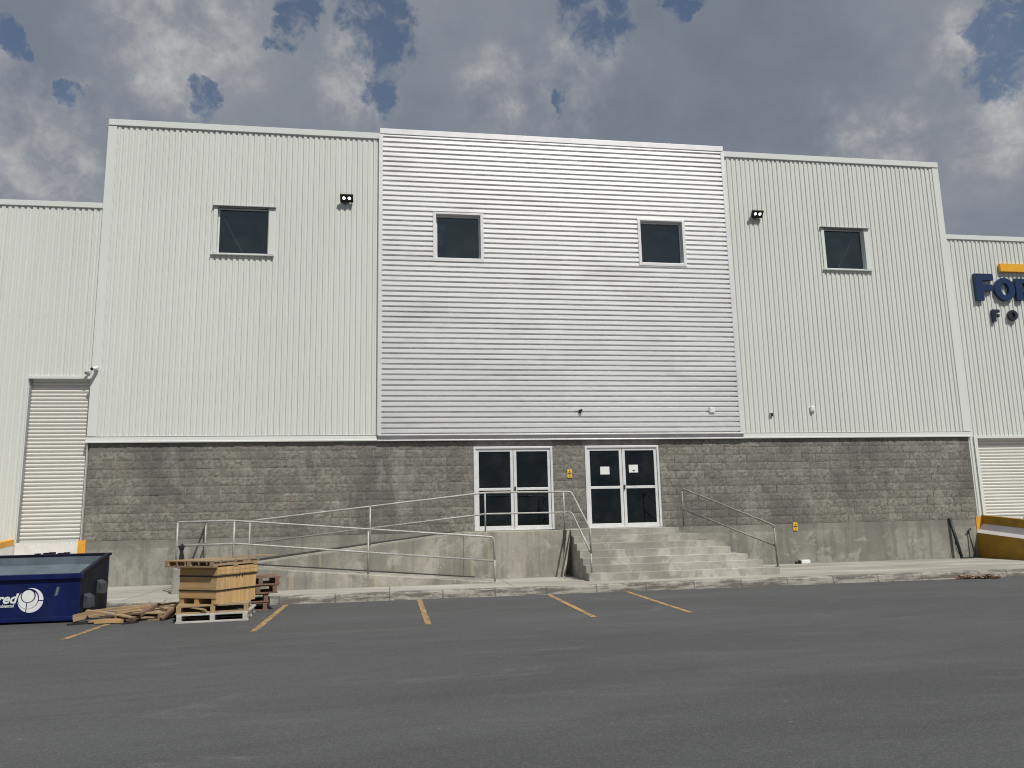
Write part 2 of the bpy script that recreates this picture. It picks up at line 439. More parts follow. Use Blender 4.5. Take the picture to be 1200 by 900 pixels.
# ------------------------------------------------------------------ mesh helpers
class MB:
    def __init__(s):
        s.v = []; s.f = []; s.mi = []; s.sm = []

    def poly(s, pts, mi=0, smooth=False):
        i = len(s.v)
        s.v += [tuple(p) for p in pts]
        s.f.append(tuple(range(i, i + len(pts)))); s.mi.append(mi); s.sm.append(smooth)

    def hexa(s, P, mi=0):
        """8 points: bottom loop 0-3, top loop 4-7"""
        i = len(s.v)
        s.v += [tuple(p) for p in P]
        for q in ((3, 2, 1, 0), (4, 5, 6, 7), (0, 1, 5, 4), (1, 2, 6, 5), (2, 3, 7, 6), (3, 0, 4, 7)):
            s.f.append(tuple(i + k for k in q)); s.mi.append(mi); s.sm.append(False)

    def box(s, x0, x1, y0, y1, z0, z1, mi=0, mat=None):
        P = [(x0, y0, z0), (x1, y0, z0), (x1, y1, z0), (x0, y1, z0), (x0, y0, z1), (x1, y0, z1), (x1, y1, z1), (x0, y1, z1)]
        if mat is not None:
            P = [mat @ Vector(p) for p in P]
        s.hexa(P, mi)

    def bar(s, a, b, wd, ht, mi=0, up=Vector((0, 0, 1))):
        """rectangular bar from a to b"""
        a = Vector(a); b = Vector(b); d = (b - a).normalized()
        sd = d.cross(up)
        if sd.length < 1e-4:
            sd = Vector((1, 0, 0))
        sd.normalize(); u = sd.cross(d)
        P = []
        for p in (a, b):
            P.append([p - sd * wd / 2 - u * ht / 2, p + sd * wd / 2 - u * ht / 2, p + sd * wd / 2 + u * ht / 2, p - sd * wd / 2 + u * ht / 2])
        s.hexa(P[0] + P[1], mi)

    def prism(s, loop, axis, a, b, mi=0):
        """extrude a 2D loop along an axis; loop in the other two axes in xyz order"""
        def mk(p, t):
            q = list(p); q.insert(axis, t); return tuple(q)
        i = len(s.v); n = len(loop)
        s.v += [mk(p, a) for p in loop] + [mk(p, b) for p in loop]
        s.f.append(tuple(range(i, i + n))); s.f.append(tuple(range(i + 2 * n - 1, i + n - 1, -1)))
        s.mi += [mi, mi]; s.sm += [False, False]
        for k in range(n):
            k2 = (k + 1) % n
            s.f.append((i + k, i + n + k, i + n + k2, i + k2)); s.mi.append(mi); s.sm.append(False)

    def tube(s, path, r, seg=10, mi=0, cap=True):
        path = [Vector(p) for p in path]
        i0 = len(s.v)
        rr = r if isinstance(r, (list, tuple)) else [r] * len(path)
        prev = None
        for k, p in enumerate(path):
            if k == 0: d = path[1] - p
            elif k == len(path) - 1: d = p - path[k - 1]
            else: d = (path[k + 1] - p).normalized() + (p - path[k - 1]).normalized()
            d.normalize()
            if prev is None:
                ref = Vector((0, 0, 1)) if abs(d.z) < 0.9 else Vector((1, 0, 0))
            else:
                ref = prev
            sd = d.cross(ref)
            if sd.length < 1e-5: sd = d.orthogonal()
            sd.normalize(); u = sd.cross(d); prev = u
            for j in range(seg):
                a = 2 * math.pi * j / seg
                s.v.append(tuple(p + (sd * math.cos(a) + u * math.sin(a)) * rr[k]))
        for k in range(len(path) - 1):
            for j in range(seg):
                j2 = (j + 1) % seg
                s.f.append((i0 + k * seg + j, i0 + (k + 1) * seg + j, i0 + (k + 1) * seg + j2, i0 + k * seg + j2)); s.mi.append(mi); s.sm.append(True)
        if cap:
            s.f.append(tuple(i0 + j for j in range(seg))); s.mi.append(mi); s.sm.append(False)
            e = i0 + (len(path) - 1) * seg
            s.f.append(tuple(e + j for j in reversed(range(seg)))); s.mi.append(mi); s.sm.append(False)

    def disc(s, c, r, y, n=40, mi=0):
        s.poly([(c[0] + r * math.cos(2 * math.pi * k / n), y, c[1] + r * math.sin(2 * math.pi * k / n)) for k in range(n)], mi)

    def build(s, name, mats, parent=None, shift=None, bevel=0.0, flipfix=True):
        me = bpy.data.meshes.new(name)
        sh = shift if shift is not None else (parent.get('_o', (0, 0, 0)) if parent else (0, 0, 0))
        me.from_pydata([(a - sh[0], b - sh[1], c - sh[2]) for a, b, c in s.v], [], s.f)
        if not isinstance(mats, (list, tuple)):
            mats = [mats]
        for mt in mats:
            me.materials.append(mt)
        for p, mi, sm in zip(me.polygons, s.mi, s.sm):
            p.material_index = mi
            p.use_smooth = sm
        if flipfix:
            bm = bmesh.new(); bm.from_mesh(me)
            bmesh.ops.recalc_face_normals(bm, faces=bm.faces)
            bm.to_mesh(me); bm.free()
        o = bpy.data.objects.new(name, me)
        COL.objects.link(o)
        if parent is not None:
            o.parent = parent
            if parent.get('_o') is not None:
                o['_o'] = list(sh)
        if bevel:
            b = o.modifiers.new("edge_bevel", 'BEVEL')
            b.width = bevel; b.segments = 2; b.limit_method = 'ANGLE'; b.angle_limit = R(40)
        return o


def tag(o, label=None, cat=None, group=None, kind=None):
    if label: o['label'] = label
    if cat: o['category'] = cat
    if group: o['group'] = group
    if kind: o['kind'] = kind
    return o


def empty(name, loc=(0, 0, 0), rot=(0, 0, 0), label=None, cat=None, group=None, world=True):
    """world=True: the parts are written in world coordinates and shifted to the thing's base"""
    o = bpy.data.objects.new(name, None)
    COL.objects.link(o)
    o.location = loc; o.rotation_euler = rot
    o.empty_display_size = 0.2
    o['_o'] = list(loc) if world else [0, 0, 0]
    return tag(o, label, cat, group)


def copy_tree(o, parent=None):
    c = o.copy(); COL.objects.link(c)
    if parent: c.parent = parent
    for ch in list(o.children):
        copy_tree(ch, c)
    return c


# ------------------------------------------------------------------ ground
def flat(name, x0, x1, y0, y1, z, m, nx=1, ny=1):
    b = MB()
    for i in range(nx):
        for j in range(ny):
            xa = x0 + (x1 - x0) * i / nx; xb = x0 + (x1 - x0) * (i + 1) / nx
            ya = y0 + (y1 - y0) * j / ny; yb = y0 + (y1 - y0) * (j + 1) / ny
            b.poly([(xa, ya, z), (xb, ya, z), (xb, yb, z), (xa, yb, z)])
    return b.build(name, m, flipfix=False)


KERB_Y = -4.05
tag(flat("asphalt_ground", -600, 600, -600, 600, 0.0, M['asphalt']), kind='structure')
b = MB(); b.box(-40, 45, KERB_Y + 0.17, 0.055, -0.05, 0.15)
tag(b.build("sidewalk", M['sidewalk']), kind='structure')
# kerb with a slightly ragged, rounded edge
b = MB()
rk = random.Random(3)
xs = [-40 + 0.17 * i for i in range(int(85 / 0.17) + 1)]
prof = []
off = 0; oz = 0
for x in xs:
    off = off * 0.6 + rk.uniform(-0.012, 0.012); oz = oz * 0.6 + rk.uniform(-0.008, 0.008)
    prof.append([(x, KERB_Y - 0.02 + off, -0.02), (x, KERB_Y + off * 0.6, 0.075), (x, KERB_Y + 0.012 + off, 0.125 + oz), (x, KERB_Y + 0.05 + off * 0.5, 0.156 + oz * 0.5), (x, KERB_Y + 0.172, 0.154)])
for a, c in zip(prof[:-1], prof[1:]):
    for k in range(4):
        b.poly([a[k], c[k], c[k + 1], a[k + 1]], 0, k in (1, 2))
tag(b.build("kerb", M['kerb'], flipfix=False), kind='structure')

for i, (xa, xb, y0, y1) in enumerate(((-4.32, -4.40, -4.1, -7.72), (-1.90, -1.90, -4.1, -7.75), (0.56, 0.56, -4.1, -7.8), (3.09, 3.05, -4.1, -7.75), (4.68, 4.59, -4.1, -7.75))):
    b = MB(); n = 14; hw = 0.046
    rr = random.Random(i)
    for k in range(n):
        t0 = k / n; t1 = (k + 1) / n
        def pt(t, s, j):
            return (xa + (xb - xa) * t + s * hw, y0 + (y1 - y0) * t, 0.004)
        b.poly([pt(t0, -1, 0), pt(t1, -1, 0), pt(t1, 1, 0), pt(t0, 1, 0)])
    o = b.build("parking_line", M['line'])
    for p in o.data.polygons:
        if p.normal.z < 0: p.flip()
    tag(o, kind='structure')

# ------------------------------------------------------------------ warehouse
XL, XR = -7.02, 16.06
SX0, SX1 = -0.28, 9.30           # silver bay
ZB = 3.45                        # bottom of the sheets
FL = 1.19                        # finished floor
wh = empty("warehouse", (4.5, 0, 0), label="long pale warehouse with ribbed sheet walls over a grey block base", cat="warehouse")

OPEN = {  # windows: x0,x1,z0,z1
    'a': (-4.33, -3.08, 8.22, 9.44), 'b': (1.17, 2.34, 8.24, 9.45),
    'c': (6.76, 7.95, 8.28, 9.48), 'd': (12.22, 13.45, 8.28, 9.48)}
SH_L = (-8.42, -7.05, FL, 5.0)
SH_R = (16.34, 18.95, FL, 3.42)


def rib_profile(x0, x1, pitch=0.1393, depth=0.024):
    pts = []
    n = int(round((x1 - x0) / pitch)); p = (x1 - x0) / n
    rr = random.Random(int(x0 * 100))
    for i in range(n):
        a = x0 + i * p
        j = rr.uniform(-0.004, 0.004); dd = depth * rr.uniform(0.85, 1.1)
        pts += [(a, 0.0), (a + p * 0.20, 0.0), (a + p * 0.30 + j, -dd), (a + p * 0.52 + j, -dd), (a + p * 0.56 + j, -dd * 0.82), (a + p * 0.80 + j, -dd), (a + p * 0.90, 0.0)]
    pts.append((x1, 0.0))
    return pts


def vert_sheet(name, x0, x1, z0, z1, y, openings, m, parent, ztop=None):
    b = MB(); pr = rib_profile(x0, x1)
    for (xa, ya), (xb, yb) in zip(pr[:-1], pr[1:]):
        if xb - xa < 1e-5: continue
        xm = (xa + xb) / 2
        iv = [(z0, z1)]
        for o in openings:
            if o[0] < xm < o[1]:
                nv = []
                for s0, s1 in iv:
                    if o[2] > s0: nv.append((s0, min(s1, o[2])))
                    if o[3] < s1: nv.append((max(s0, o[3]), s1))
                iv = [q for q in nv if q[1] > q[0] + 1e-4]
        for s0, s1 in iv:
            # long sheets lie in slightly wavy lengths
            n = max(1, int((s1 - s0) / 1.4))
            for k in range(n):
                za = s0 + (s1 - s0) * k / n; zb = s0 + (s1 - s0) * (k + 1) / n
                b.poly([(xa, y + ya, za), (xb, y + yb, za), (xb, y + yb, zb), (xa, y + ya, zb)])
    return b.build(name, m, parent, flipfix=False)


vert_sheet("ribbed_wall", XL + 0.02, SX0 + 0.05, ZB + 0.16, 11.56, 0.0, [OPEN['a']], M['panel'], wh)
vert_sheet("ribbed_wall", SX1 - 0.05, XR - 0.02, ZB + 0.16, 11.56, 0.0, [OPEN['d']], M['panel'], wh)
vert_sheet("wing_wall", -24.0, XL - 0.02, 0.2, 9.36, 0.05, [SH_L], M['panel'], wh)
vert_sheet("wing_wall", XR + 0.02, 34.0, 0.2, 9.36, 0.05, [SH_R], M['panel'], wh)

# silver bay, ribs horizontal
b = MB()
YV = 0.006; z = ZB + 0.16; pz = 0.1366; Z1 = 11.62
zp = []
while z < Z1:
    zp += [(z, YV), (z + 0.041, YV), (z + 0.0415, YV - 0.072), (z + 0.049, YV - 0.075), (z + 0.131, YV - 0.073), (z + 0.135, YV - 0.070)]
    z += pz
zp.append((z, YV))
for (za, ya), (zb, yb) in zip(zp[:-1], zp[1:]):
    zm = (za + zb) / 2
    iv = [(SX0 + 0.03, SX1 - 0.03)]
    for k in 'bc':
        o = OPEN[k]
        if o[2] < zm < o[3]:
            nv = []
            for s0, s1 in iv:
                if o[0] > s0: nv.append((s0, min(s1, o[0])))
                if o[1] < s1: nv.append((max(s0, o[1]), s1))
            iv = [q for q in nv if q[1] > q[0] + 1e-4]
    for s0, s1 in iv:
        b.poly([(s0, ya, za), (s1, ya, za), (s1, yb, zb), (s0, yb, zb)])
b.build("silver_ribbed_wall", M['silver'], wh, flipfix=False)["label"] = "bare silver bay of horizontal ribbed sheet"

# flashings: copings, corners, drip strips
for bx in ((XL - 0.03, SX0 + 0.01, -0.055, 0.40, 11.50, 11.665), (SX1 - 0.01, XR + 0.03, -0.055, 0.40, 11.50, 11.665), (-24, XL - 0.03, 0.0, 0.45, 9.30, 9.44), (XR + 0.03, 34, 0.0, 0.45, 9.30, 9.44)):
    b = MB(); b.box(*bx); b.build("coping", M['trim'], wh, bevel=0.008)
for bx in ((XL - 0.035, XL + 0.17, -0.036, 0.30, ZB + 0.165, 11.498), (XR - 0.17, XR + 0.035, -0.036, 0.30, ZB + 0.165, 11.498)):
    b = MB(); b.box(*bx); b.build("corner_trim", M['trim'], wh, bevel=0.006)
for xa, xb in ((XL - 0.06, SX0 - 0.035), (SX1 + 0.035, XR + 0.06)):
    b = MB()
    b.prism([(0.03, ZB + 0.012), (-0.040, ZB + 0.012), (-0.044, ZB + 0.040), (-0.026, ZB + 0.052), (-0.022, ZB + 0.150), (-0.034, ZB + 0.162), (0.03, ZB + 0.162)], 0, xa, xb)
    b.build("drip_flashing", M['trim'], wh)
for nm, bx in (("silver_coping", (SX0 - 0.02, SX1 + 0.02, -0.085, 0.42, 11.64, 11.79)),
               ("silver_corner_trim", (SX0 - 0.045, SX0 + 0.06, -0.075, -0.002, ZB + 0.17, 11.638)),
               ("silver_corner_trim", (SX1 - 0.06, SX1 + 0.045, -0.075, -0.002, ZB + 0.17, 11.638)),
               ("silver_drip_lip", (SX0 - 0.03, SX1 + 0.03, -0.062, 0.0, ZB + 0.005, ZB + 0.032)),
               ("silver_drip_lip", (SX0 - 0.03, SX1 + 0.03, -0.074, 0.0, ZB + 0.135, ZB + 0.168))):
    b = MB(); b.box(*bx); b.build(nm, M['silver_trim'], wh, bevel=0.005)
b = MB()
b.prism([(-0.040, ZB + 0.033), (-0.005, ZB + 0.033), (-0.005, ZB + 0.134), (-0.072, ZB + 0.134)], 0, SX0 - 0.028, SX1 + 0.028)
b.build("silver_flashing", M['silver_dark'], wh)
# shell: side walls, back, roofs, dark lining
for bx in ((XL + 0.002, XL + 0.10, 0.302, 26, 0.0, 11.60), (XR - 0.10, XR - 0.002, 0.302, 26, 0.0, 11.60), (XL + 0.1, XR - 0.1, 25.9, 26, 0.0, 11.6),
           (-24, XL, 25.9, 26, 0, 9.36), (XR, 34, 25.9, 26, 0, 9.36), (-24.1, -24, 0.1, 26, 0, 9.36), (34, 34.1, 0.1, 26, 0, 9.36)):
    b = MB(); b.box(*bx); b.build("shell_wall", M['panel'], wh)
for bx in ((XL + 0.1, XR - 0.1, 0.41, 25.9, 11.2, 11.3), (-24, XL, 0.46, 25.9, 9.0, 9.1), (XR, 34, 0.46, 25.9, 9.0, 9.1)):
    b = MB(); b.box(*bx); b.build("roof", M['roof'], wh)
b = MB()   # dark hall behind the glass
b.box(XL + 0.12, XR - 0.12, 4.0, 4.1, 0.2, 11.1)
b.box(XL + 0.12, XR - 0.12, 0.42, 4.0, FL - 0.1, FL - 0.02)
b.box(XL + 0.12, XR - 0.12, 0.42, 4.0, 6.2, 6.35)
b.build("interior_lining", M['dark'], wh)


# split-face block base with real relief
def blocks(x0, x1, z0, z1, holes):
    b = MB(); tones = []
    rr = random.Random(11)
    CH, CW = (z1 - z0) / 11, 0.40
    for row in range(11):
        za = z0 + row * CH; zb = za + CH
        xo = x0 - (CW / 2 if row % 2 else 0)
        rowtone = rr.uniform(-0.08, 0.08)
        x = xo
        while x < x1:
            xa = max(x, x0); xb = min(x + CW, x1)
            x += CW
            if xb - xa < 0.03: continue
            segs = [(xa, xb)]
            for h in holes:
                if zb > h[2] + 0.05 and za < h[3] - 0.05:
                    ns = []
                    for s0, s1 in segs:
                        if h[0] > s0: ns.append((s0, min(s1, h[0])))
                        if h[1] < s1: ns.append((max(s0, h[1]), s1))
                    segs = [q for q in ns if q[1] - q[0] > 0.02]
            for s0, s1 in segs:
                base = 0.041 + rr.uniform(-0.005, 0.004)
                tone = min(1, max(0, 0.5 + rowtone + rr.gauss(0, 0.17) - (0.4 if rr.random() < 0.04 else 0)))
                nx = max(1, int((s1 - s0) / 0.055)); nz = 4
                g = 0.0035 if rr.random() < 0.92 else 0.008
                grid = []
                for j in range(nz + 1):
                    rowp = []
                    for i in range(nx + 1):
                        ed = i in (0, nx) or j in (0, nz)
                        px = s0 + g + (s1 - s0 - 2 * g) * i / nx; pzz = za + g * 0.7 + (zb - za - g * 1.4) * j / nz
                        d = base - (rr.uniform(0.0, 0.004) if ed else rr.uniform(0.003, 0.014))
                        rowp.append((px, d, pzz))
                    grid.append(rowp)
                for j in range(nz):
                    for i in range(nx):
                        b.poly([grid[j][i], grid[j][i + 1], grid[j + 1][i + 1], grid[j + 1][i]])
                        tones.append(tone)
                # edges back to the mortar
                ring = [grid[0][i] for i in range(nx + 1)] + [grid[j][nx] for j in range(1, nz + 1)] + [grid[nz][i] for i in range(nx - 1, -1, -1)] + [grid[j][0] for j in range(nz - 1, 0, -1)]
                for k in range(len(ring)):
                    p, q = ring[k], ring[(k + 1) % len(ring)]
                    b.poly([p, (p[0], 0.052, p[2]), (q[0], 0.052, q[2]), q]); tones.append(tone * 0.9)
    return b, tones


DOORS = ((2.08, 4.12, 1.2, 3.315), (4.97, 6.965, 1.2, 3.315))
bb, tones = blocks(XL + 0.012, XR + 0.012, FL, ZB, DOORS)
ob = bb.build("block_wall", M['block'], wh, flipfix=False)
at = ob.data.attributes.new("tone", 'FLOAT', 'FACE')
at.data.foreach_set("value", tones)
b = MB()   # mortar plane behind the blocks, with the door openings
xs = [XL + 0.014, DOORS[0][0], DOORS[0][1], DOORS[1][0], DOORS[1][1], XR + 0.010]
for i in range(5):
    if i % 2 == 0:
        b.box(xs[i], xs[i + 1], 0.045, 0.40, FL + 0.001, ZB + 0.15)
    else:
        b.box(xs[i], xs[i + 1], 0.045, 0.40, 3.315, ZB + 0.15)
b.build("mortar", M['mortar'], wh)
b = MB()
xx = XL + 0.03; rr = random.Random(5)
b.box(XL + 0.008, XR + 0.016, 0.030, 0.41, 0.10, FL - 0.003)
b.build("plinth", M['plinth'], wh)


def hframe(b, x0, x1, z0, z1, y0, y1, t, mi=0, tb=None, tt=None):
    tb = t if tb is None else tb; tt = t if tt is None else tt
    b.box(x0, x0 + t, y0, y1, z0, z1, mi); b.box(x1 - t, x1, y0, y1, z0, z1, mi)
    b.box(x0 + t, x1 - t, y0, y1, z0, z0 + tb, mi); b.box(x0 + t, x1 - t, y0, y1, z1 - tt, z1, mi)


# windows
for k, (x0, x1, z0, z1) in OPEN.items():
    silver = k in 'bc'
    mt = M['silver_trim'] if silver else M['trim']
    b = MB()
    if silver:
        y0, y1 = -0.082, 0.06
        b.box(x0 - 0.085, x0 - 0.002, y0, y1, z0 - 0.09, z1 + 0.05)
        b.box(x1 + 0.002, x1 + 0.085, y0, y1, z0 - 0.09, z1 + 0.05)
        b.box(x0 - 0.002, x1 + 0.002, y0, y1, z0 - 0.09, z0 - 0.002)
        b.box(x0 - 0.002, x1 + 0.002, y0, y1, z1 + 0.002, z1 + 0.05)
    else:
        y0, y1 = -0.048, 0.12
        hframe(b, x0 + 0.001, x1 - 0.001, z0 + 0.001, z1 - 0.001, 0.06, 0.11, 0.035)
    fr = b.build("window", mt if silver else M['alu'], wh, bevel=0.004)
    if silver:
        b = MB(); hframe(b, x0 + 0.001, x1 - 0.001, z0 + 0.001, z1 - 0.001, 0.062, 0.11, 0.035)
        b.build("frame", M['alu'], fr)
    else:
        for xa, xb in ((x0 - 0.095, x0 - 0.002), (x1 + 0.002, x1 + 0.14)):
            b = MB(); b.box(xa, xb, y0, y1, z0 - 0.002, z1); b.build("jamb", mt, fr, bevel=0.004)
    if not silver:
        b = MB()
        b.prism([(-0.085, z0 - 0.055), (0.05, z0 - 0.055), (0.05, z0 - 0.004), (-0.085, z0 - 0.025)], 0, x0 - 0.13, x1 + 0.15)
        b.build("sill", mt, fr)
        b = MB()
        b.prism([(-0.10, z1 + 0.004), (0.05, z1 + 0.004), (0.05, z1 + 0.035), (-0.10, z1 + 0.020)], 0, x0 - 0.12, x1 + 0.17)
        b.build("head_flashing", M['silver_dark'], fr)
    b = MB(); b.poly([(x0 + 0.04, 0.085, z0 + 0.04), (x1 - 0.04, 0.085, z0 + 0.04), (x1 - 0.04, 0.085, z1 - 0.04), (x0 + 0.04, 0.085, z1 - 0.04)])
    b.build("pane", M['win_glass'], fr, flipfix=False)
    if k == 'a':
        b = MB(); b.tube([(x0 + 0.10, 0.26, z1 - 0.20), (x1 - 0.42, 0.26, z0 - 0.35)], 0.023, 8); b.build("bracing_rod", M['rod'], fr)
    if k == 'b':      # pale boxes added just inside the left of the glass
        for zz, hh, ww in ((z1 - 0.30, 0.14, 0.20), (z1 - 0.72, 0.34, 0.15), (z0 + 0.06, 0.20, 0.08)):
            b = MB(); b.box(x0 + 0.045, x0 + 0.045 + ww, 0.30, 0.36, zz, zz + hh); b.build("inner_box", M['grey_plastic'], fr)
    if k == 'd':
        b = MB(); b.tube([(x1 - 0.16, 0.26, z1 - 0.20), (x0 + 0.28, 0.26, z0 - 0.25)], 0.023, 8); b.build("bracing_rod", M['rod'], fr)

# glazed double doors
for di, (x0, x1, z0, z1) in enumerate(DOORS):
    b = MB(); hframe(b, x0 + 0.002, x1 - 0.002, z0, z1 - 0.012, 0.02, 0.14, 0.055, 0, 0.02)
    df = b.build("entrance_door", M['alu'], wh, bevel=0.004)
    xm = (x0 + x1) / 2
    zmid = z0 + (z1 - z0) * 0.49
    for (a, c) in ((x0 + 0.060, xm - 0.006), (xm + 0.006, x1 - 0.060)):
        b = MB()
        hframe(b, a, c, z0 + 0.024, z1 - 0.070, 0.050, 0.095, 0.075, 0, 0.085, 0.07)
        b.box(a + 0.075, c - 0.075, 0.052, 0.093, zmid - 0.045, zmid + 0.02)
        b.build("door_leaf", M['alu'], df, bevel=0.004)
        for za, zb in ((z0 + 0.109, zmid - 0.045), (zmid + 0.02, z1 - 0.14)):
            b = MB(); b.poly([(a + 0.075, 0.072, za), (c - 0.075, 0.072, za), (c - 0.075, 0.072, zb), (a + 0.075, 0.072, zb)])
            b.build("pane", M['door_glass'], df, flipfix=False)
    b = MB()
    b.box(xm + 0.018, xm + 0.05, 0.02, 0.049, zmid - 0.07, zmid + 0.05)
    b.build("handle", M['black'], df, bevel=0.003)


# roller shutters
def shutter(x0, x1, z0, z1, name="roller_shutter"):
    b = MB(); pzz = 0.088; z = z0 + 0.05
    pts = [(z0, 0.16), (z0 + 0.05, 0.16)]
    while z < z1 - 0.05:
        pts += [(z + 0.006, 0.172), (z + 0.022, 0.152), (z + 0.050, 0.143), (z + 0.074, 0.152), (z + 0.084, 0.172)]
        z += pzz
    for (za, ya), (zb, yb) in zip(pts[:-1], pts[1:]):
        b.poly([(x0, ya, za), (x1, ya, za), (x1, yb, zb), (x0, yb, zb)])
    s = b.build(name, M['shutter'], wh, flipfix=False)
    b = MB(); b.box(x0, x1, 0.13, 0.19, z0 - 0.045, z0 - 0.001); b.build("bottom_bar", M['silver_dark'], s)
    for xa, xb in (((x0 - 0.02, x0 + 0.018),) if x0 < 0 else ((x0 - 0.02, x0 + 0.035), (x1 - 0.035, x1 + 0.02))):
        b = MB(); b.box(xa, xb, 0.09, 0.139, z0, z1); b.build("guide_rail", M['silver_dark'], s)
    for bx in ((x0 - (0.07 if x0 < 0 else 0.12), x0 - 0.021, -0.005, 0.2, z0 - 0.05, z1 + 0.06), (x1 + 0.004, x1 + (0.012 if x0 < 0 else 0.12), -0.005, 0.2, z0 - 0.05, z1 + 0.06), (x0 - 0.02, x1 + 0.003, -0.005, 0.2, z1 + 0.001, z1 + 0.06)):
        b = MB(); b.box(*bx); b.build("surround", M['trim'], s)
    return s


shutter(*SH_L)
shutter(*SH_R)

# ------------------------------------------------------------------ access ramp, platform, stairs
rampT = empty("access_ramp", (-1.0, -2.0, 0.15), label="switchback concrete access ramp climbing to the glazed entrance platform", cat="ramp")
Y0_, YM, YF = 0.0285, -1.60, -2.68
b = MB(); b.box(1.65, 3.97, YM, Y0_, 0.14, 1.195); b.build("platform", M['ramp'], rampT, bevel=0.012)
b = MB()   # leaning pale end strip of the platform wall
b.hexa([(3.90, YM - 0.03, 0.15), (3.99, YM - 0.03, 0.15), (3.99, YM + 0.05, 0.15), (3.90, YM + 0.05, 0.15), (4.06, YM - 0.03, 1.19), (4.15, YM - 0.03, 1.19), (4.15, YM + 0.05, 1.19), (4.06, YM + 0.05, 1.19)])
b.build("end_strip", M['step'], rampT)
b = MB(); b.prism([(-3.10, 0.14), (1.648, 0.14), (1.648, 1.193), (-3.10, 0.635)], 1, YM, Y0_); b.build("upper_run", M['ramp'], rampT, bevel=0.012)
b = MB(); b.prism([(-3.10, 0.14), (2.28, 0.14), (2.28, 0.165), (1.92, 0.19), (-3.10, 0.635)], 1, YF, YM - 0.003); b.build("lower_run", M['ramp'], rampT, bevel=0.012)
b = MB(); b.box(-4.32, -3.103, YF, Y0_, 0.14, 0.633); b.build("landing", M['ramp'], rampT, bevel=0.012)
b = MB()   # thin dark strips where the slabs meet the walls
def sl(x): return 0.635 + (x + 3.10) * (1.193 - 0.635) / (1.648 + 3.10)
b.prism([(-3.05, sl(-3.05)), (1.6, sl(1.6)), (1.6, sl(1.6) + 0.03), (-3.05, sl(-3.05) + 0.05)], 1, 0.008, 0.0295)
def sl2(x): return 0.635 - (x + 3.10) * (0.635 - 0.19) / (1.92 + 3.10)
b.prism([(-3.05, sl2(-3.05)), (1.9, sl2(1.9)), (1.9, sl2(1.9) + 0.03), (-3.05, sl2(-3.05) + 0.03)], 1, YM - 0.014, YM + 0.001)
b.build("joint_strip", M['joint_dark'], rampT)

st = empty("entrance_stairs", (6.0, -1.7, 0.15), label="flared flight of pale concrete steps below the right glazed door", cat="stairs")
XE = [6.82, 7.20, 7.46, 7.72, 8.0, 8.22, 8.47]
YS = [-1.53 - 0.27 * i for i in range(7)]
rr = random.Random(8)
for i in range(7):
    zt = 1.2 - 0.15 * i
    b = MB()
    yb = Y0_ if i == 0 else YS[i - 1] + 0.25
    jx = rr.uniform(-0.015, 0.015)
    # the nosing line is a little uneven
    n = 14; f0 = []
    for k in range(n + 1):
        f0.append((4.185 - 0.003 * i + (XE[i] - 4.185 + 0.003 * i) * k / n, YS[i] + rr.uniform(-0.008, 0.008), zt - (0.008 if i in (2, 4) else 0) + rr.uniform(-0.006, 0.006)))
    zb = 0.14
    for k in range(n):
        p, q = f0[k], f0[k + 1]
        b.hexa([(p[0], p[1], zb), (q[0], q[1], zb), (q[0], Y0_ if i == 0 else q[1] + 0.55, zb), (p[0], Y0_ if i == 0 else p[1] + 0.55, zb),
                p, q, (q[0], Y0_ if i == 0 else q[1] + 0.55, q[2]), (p[0], Y0_ if i == 0 else p[1] + 0.55, p[2])])
    if i > 0:      # flared right-hand end runs back to the wall
        xa = XE[i - 1] + 0.004
        b.box(xa, XE[i] - 0.004, YS[i] + 0.5, Y0_, zb, zt - 0.003)
    b.build("step", M['step'], st)


# ------------------------------------------------------------------ handrails
def rail(name, loc, label, tops, mids, posts, m, r=0.0215, foot=True, cat="handrail"):
    t = empty(name, loc, label=label, cat=cat, group="pipe handrails of the entrance")
    for nm, paths in (("top_rail", tops), ("mid_rail", mids)):
        for p in paths:
            b = MB(); b.tube(p, r if nm == "top_rail" else r * 0.92, 10); b.build(nm, m, t)
    for (x, y, z0, z1, dx) in posts:
        b = MB(); b.tube([(x, y, z0), (x + dx, y, z1)], r * 0.95, 10)
        if foot:
            b.tube([(x, y, z0 - 0.002), (x, y, z0 + 0.012)], 0.055, 12)
        b.build("post", m, t)
    return t


YO = -2.55
XC = -4.29
def lo(x): return 1.57 - (x + 3.18) * (1.57 - 1.105) / (2.2 + 3.18)
rail("ramp_handrail", (-1.0, YO, 0.4), "lower pipe handrail with a square left end, along the outer edge of the ramp",
     [[(XC, 0.05, 1.56), (XC, YO + 0.06, 1.56), (XC, YO + 0.015, 1.565), (XC + 0.02, YO, 1.568), (-3.25, YO, 1.578), (-3.15, YO, 1.570), (2.16, YO, lo(2.16)), (2.20, YO, lo(2.2) - 0.012), (2.225, YO, 1.06), (2.235, YO, 0.62)]],
     [[(XC, 0.05, 1.07), (XC, YO + 0.02, 1.085), (XC, YO, 1.09), (-3.2, YO, 1.11), (-3.1, YO, 1.105), (2.22, YO, 0.60)]],
     [(XC, YO, 0.633, 1.56, 0), (XC + 0.005, -0.06, 0.633, 1.55, 0), (-3.18, YO, 0.633, 1.57, 0), (-0.45, YO, 0.39, 1.30, 0), (2.235, YO, 0.155, 0.62, 0)], M['pipe'])
YU = -1.52
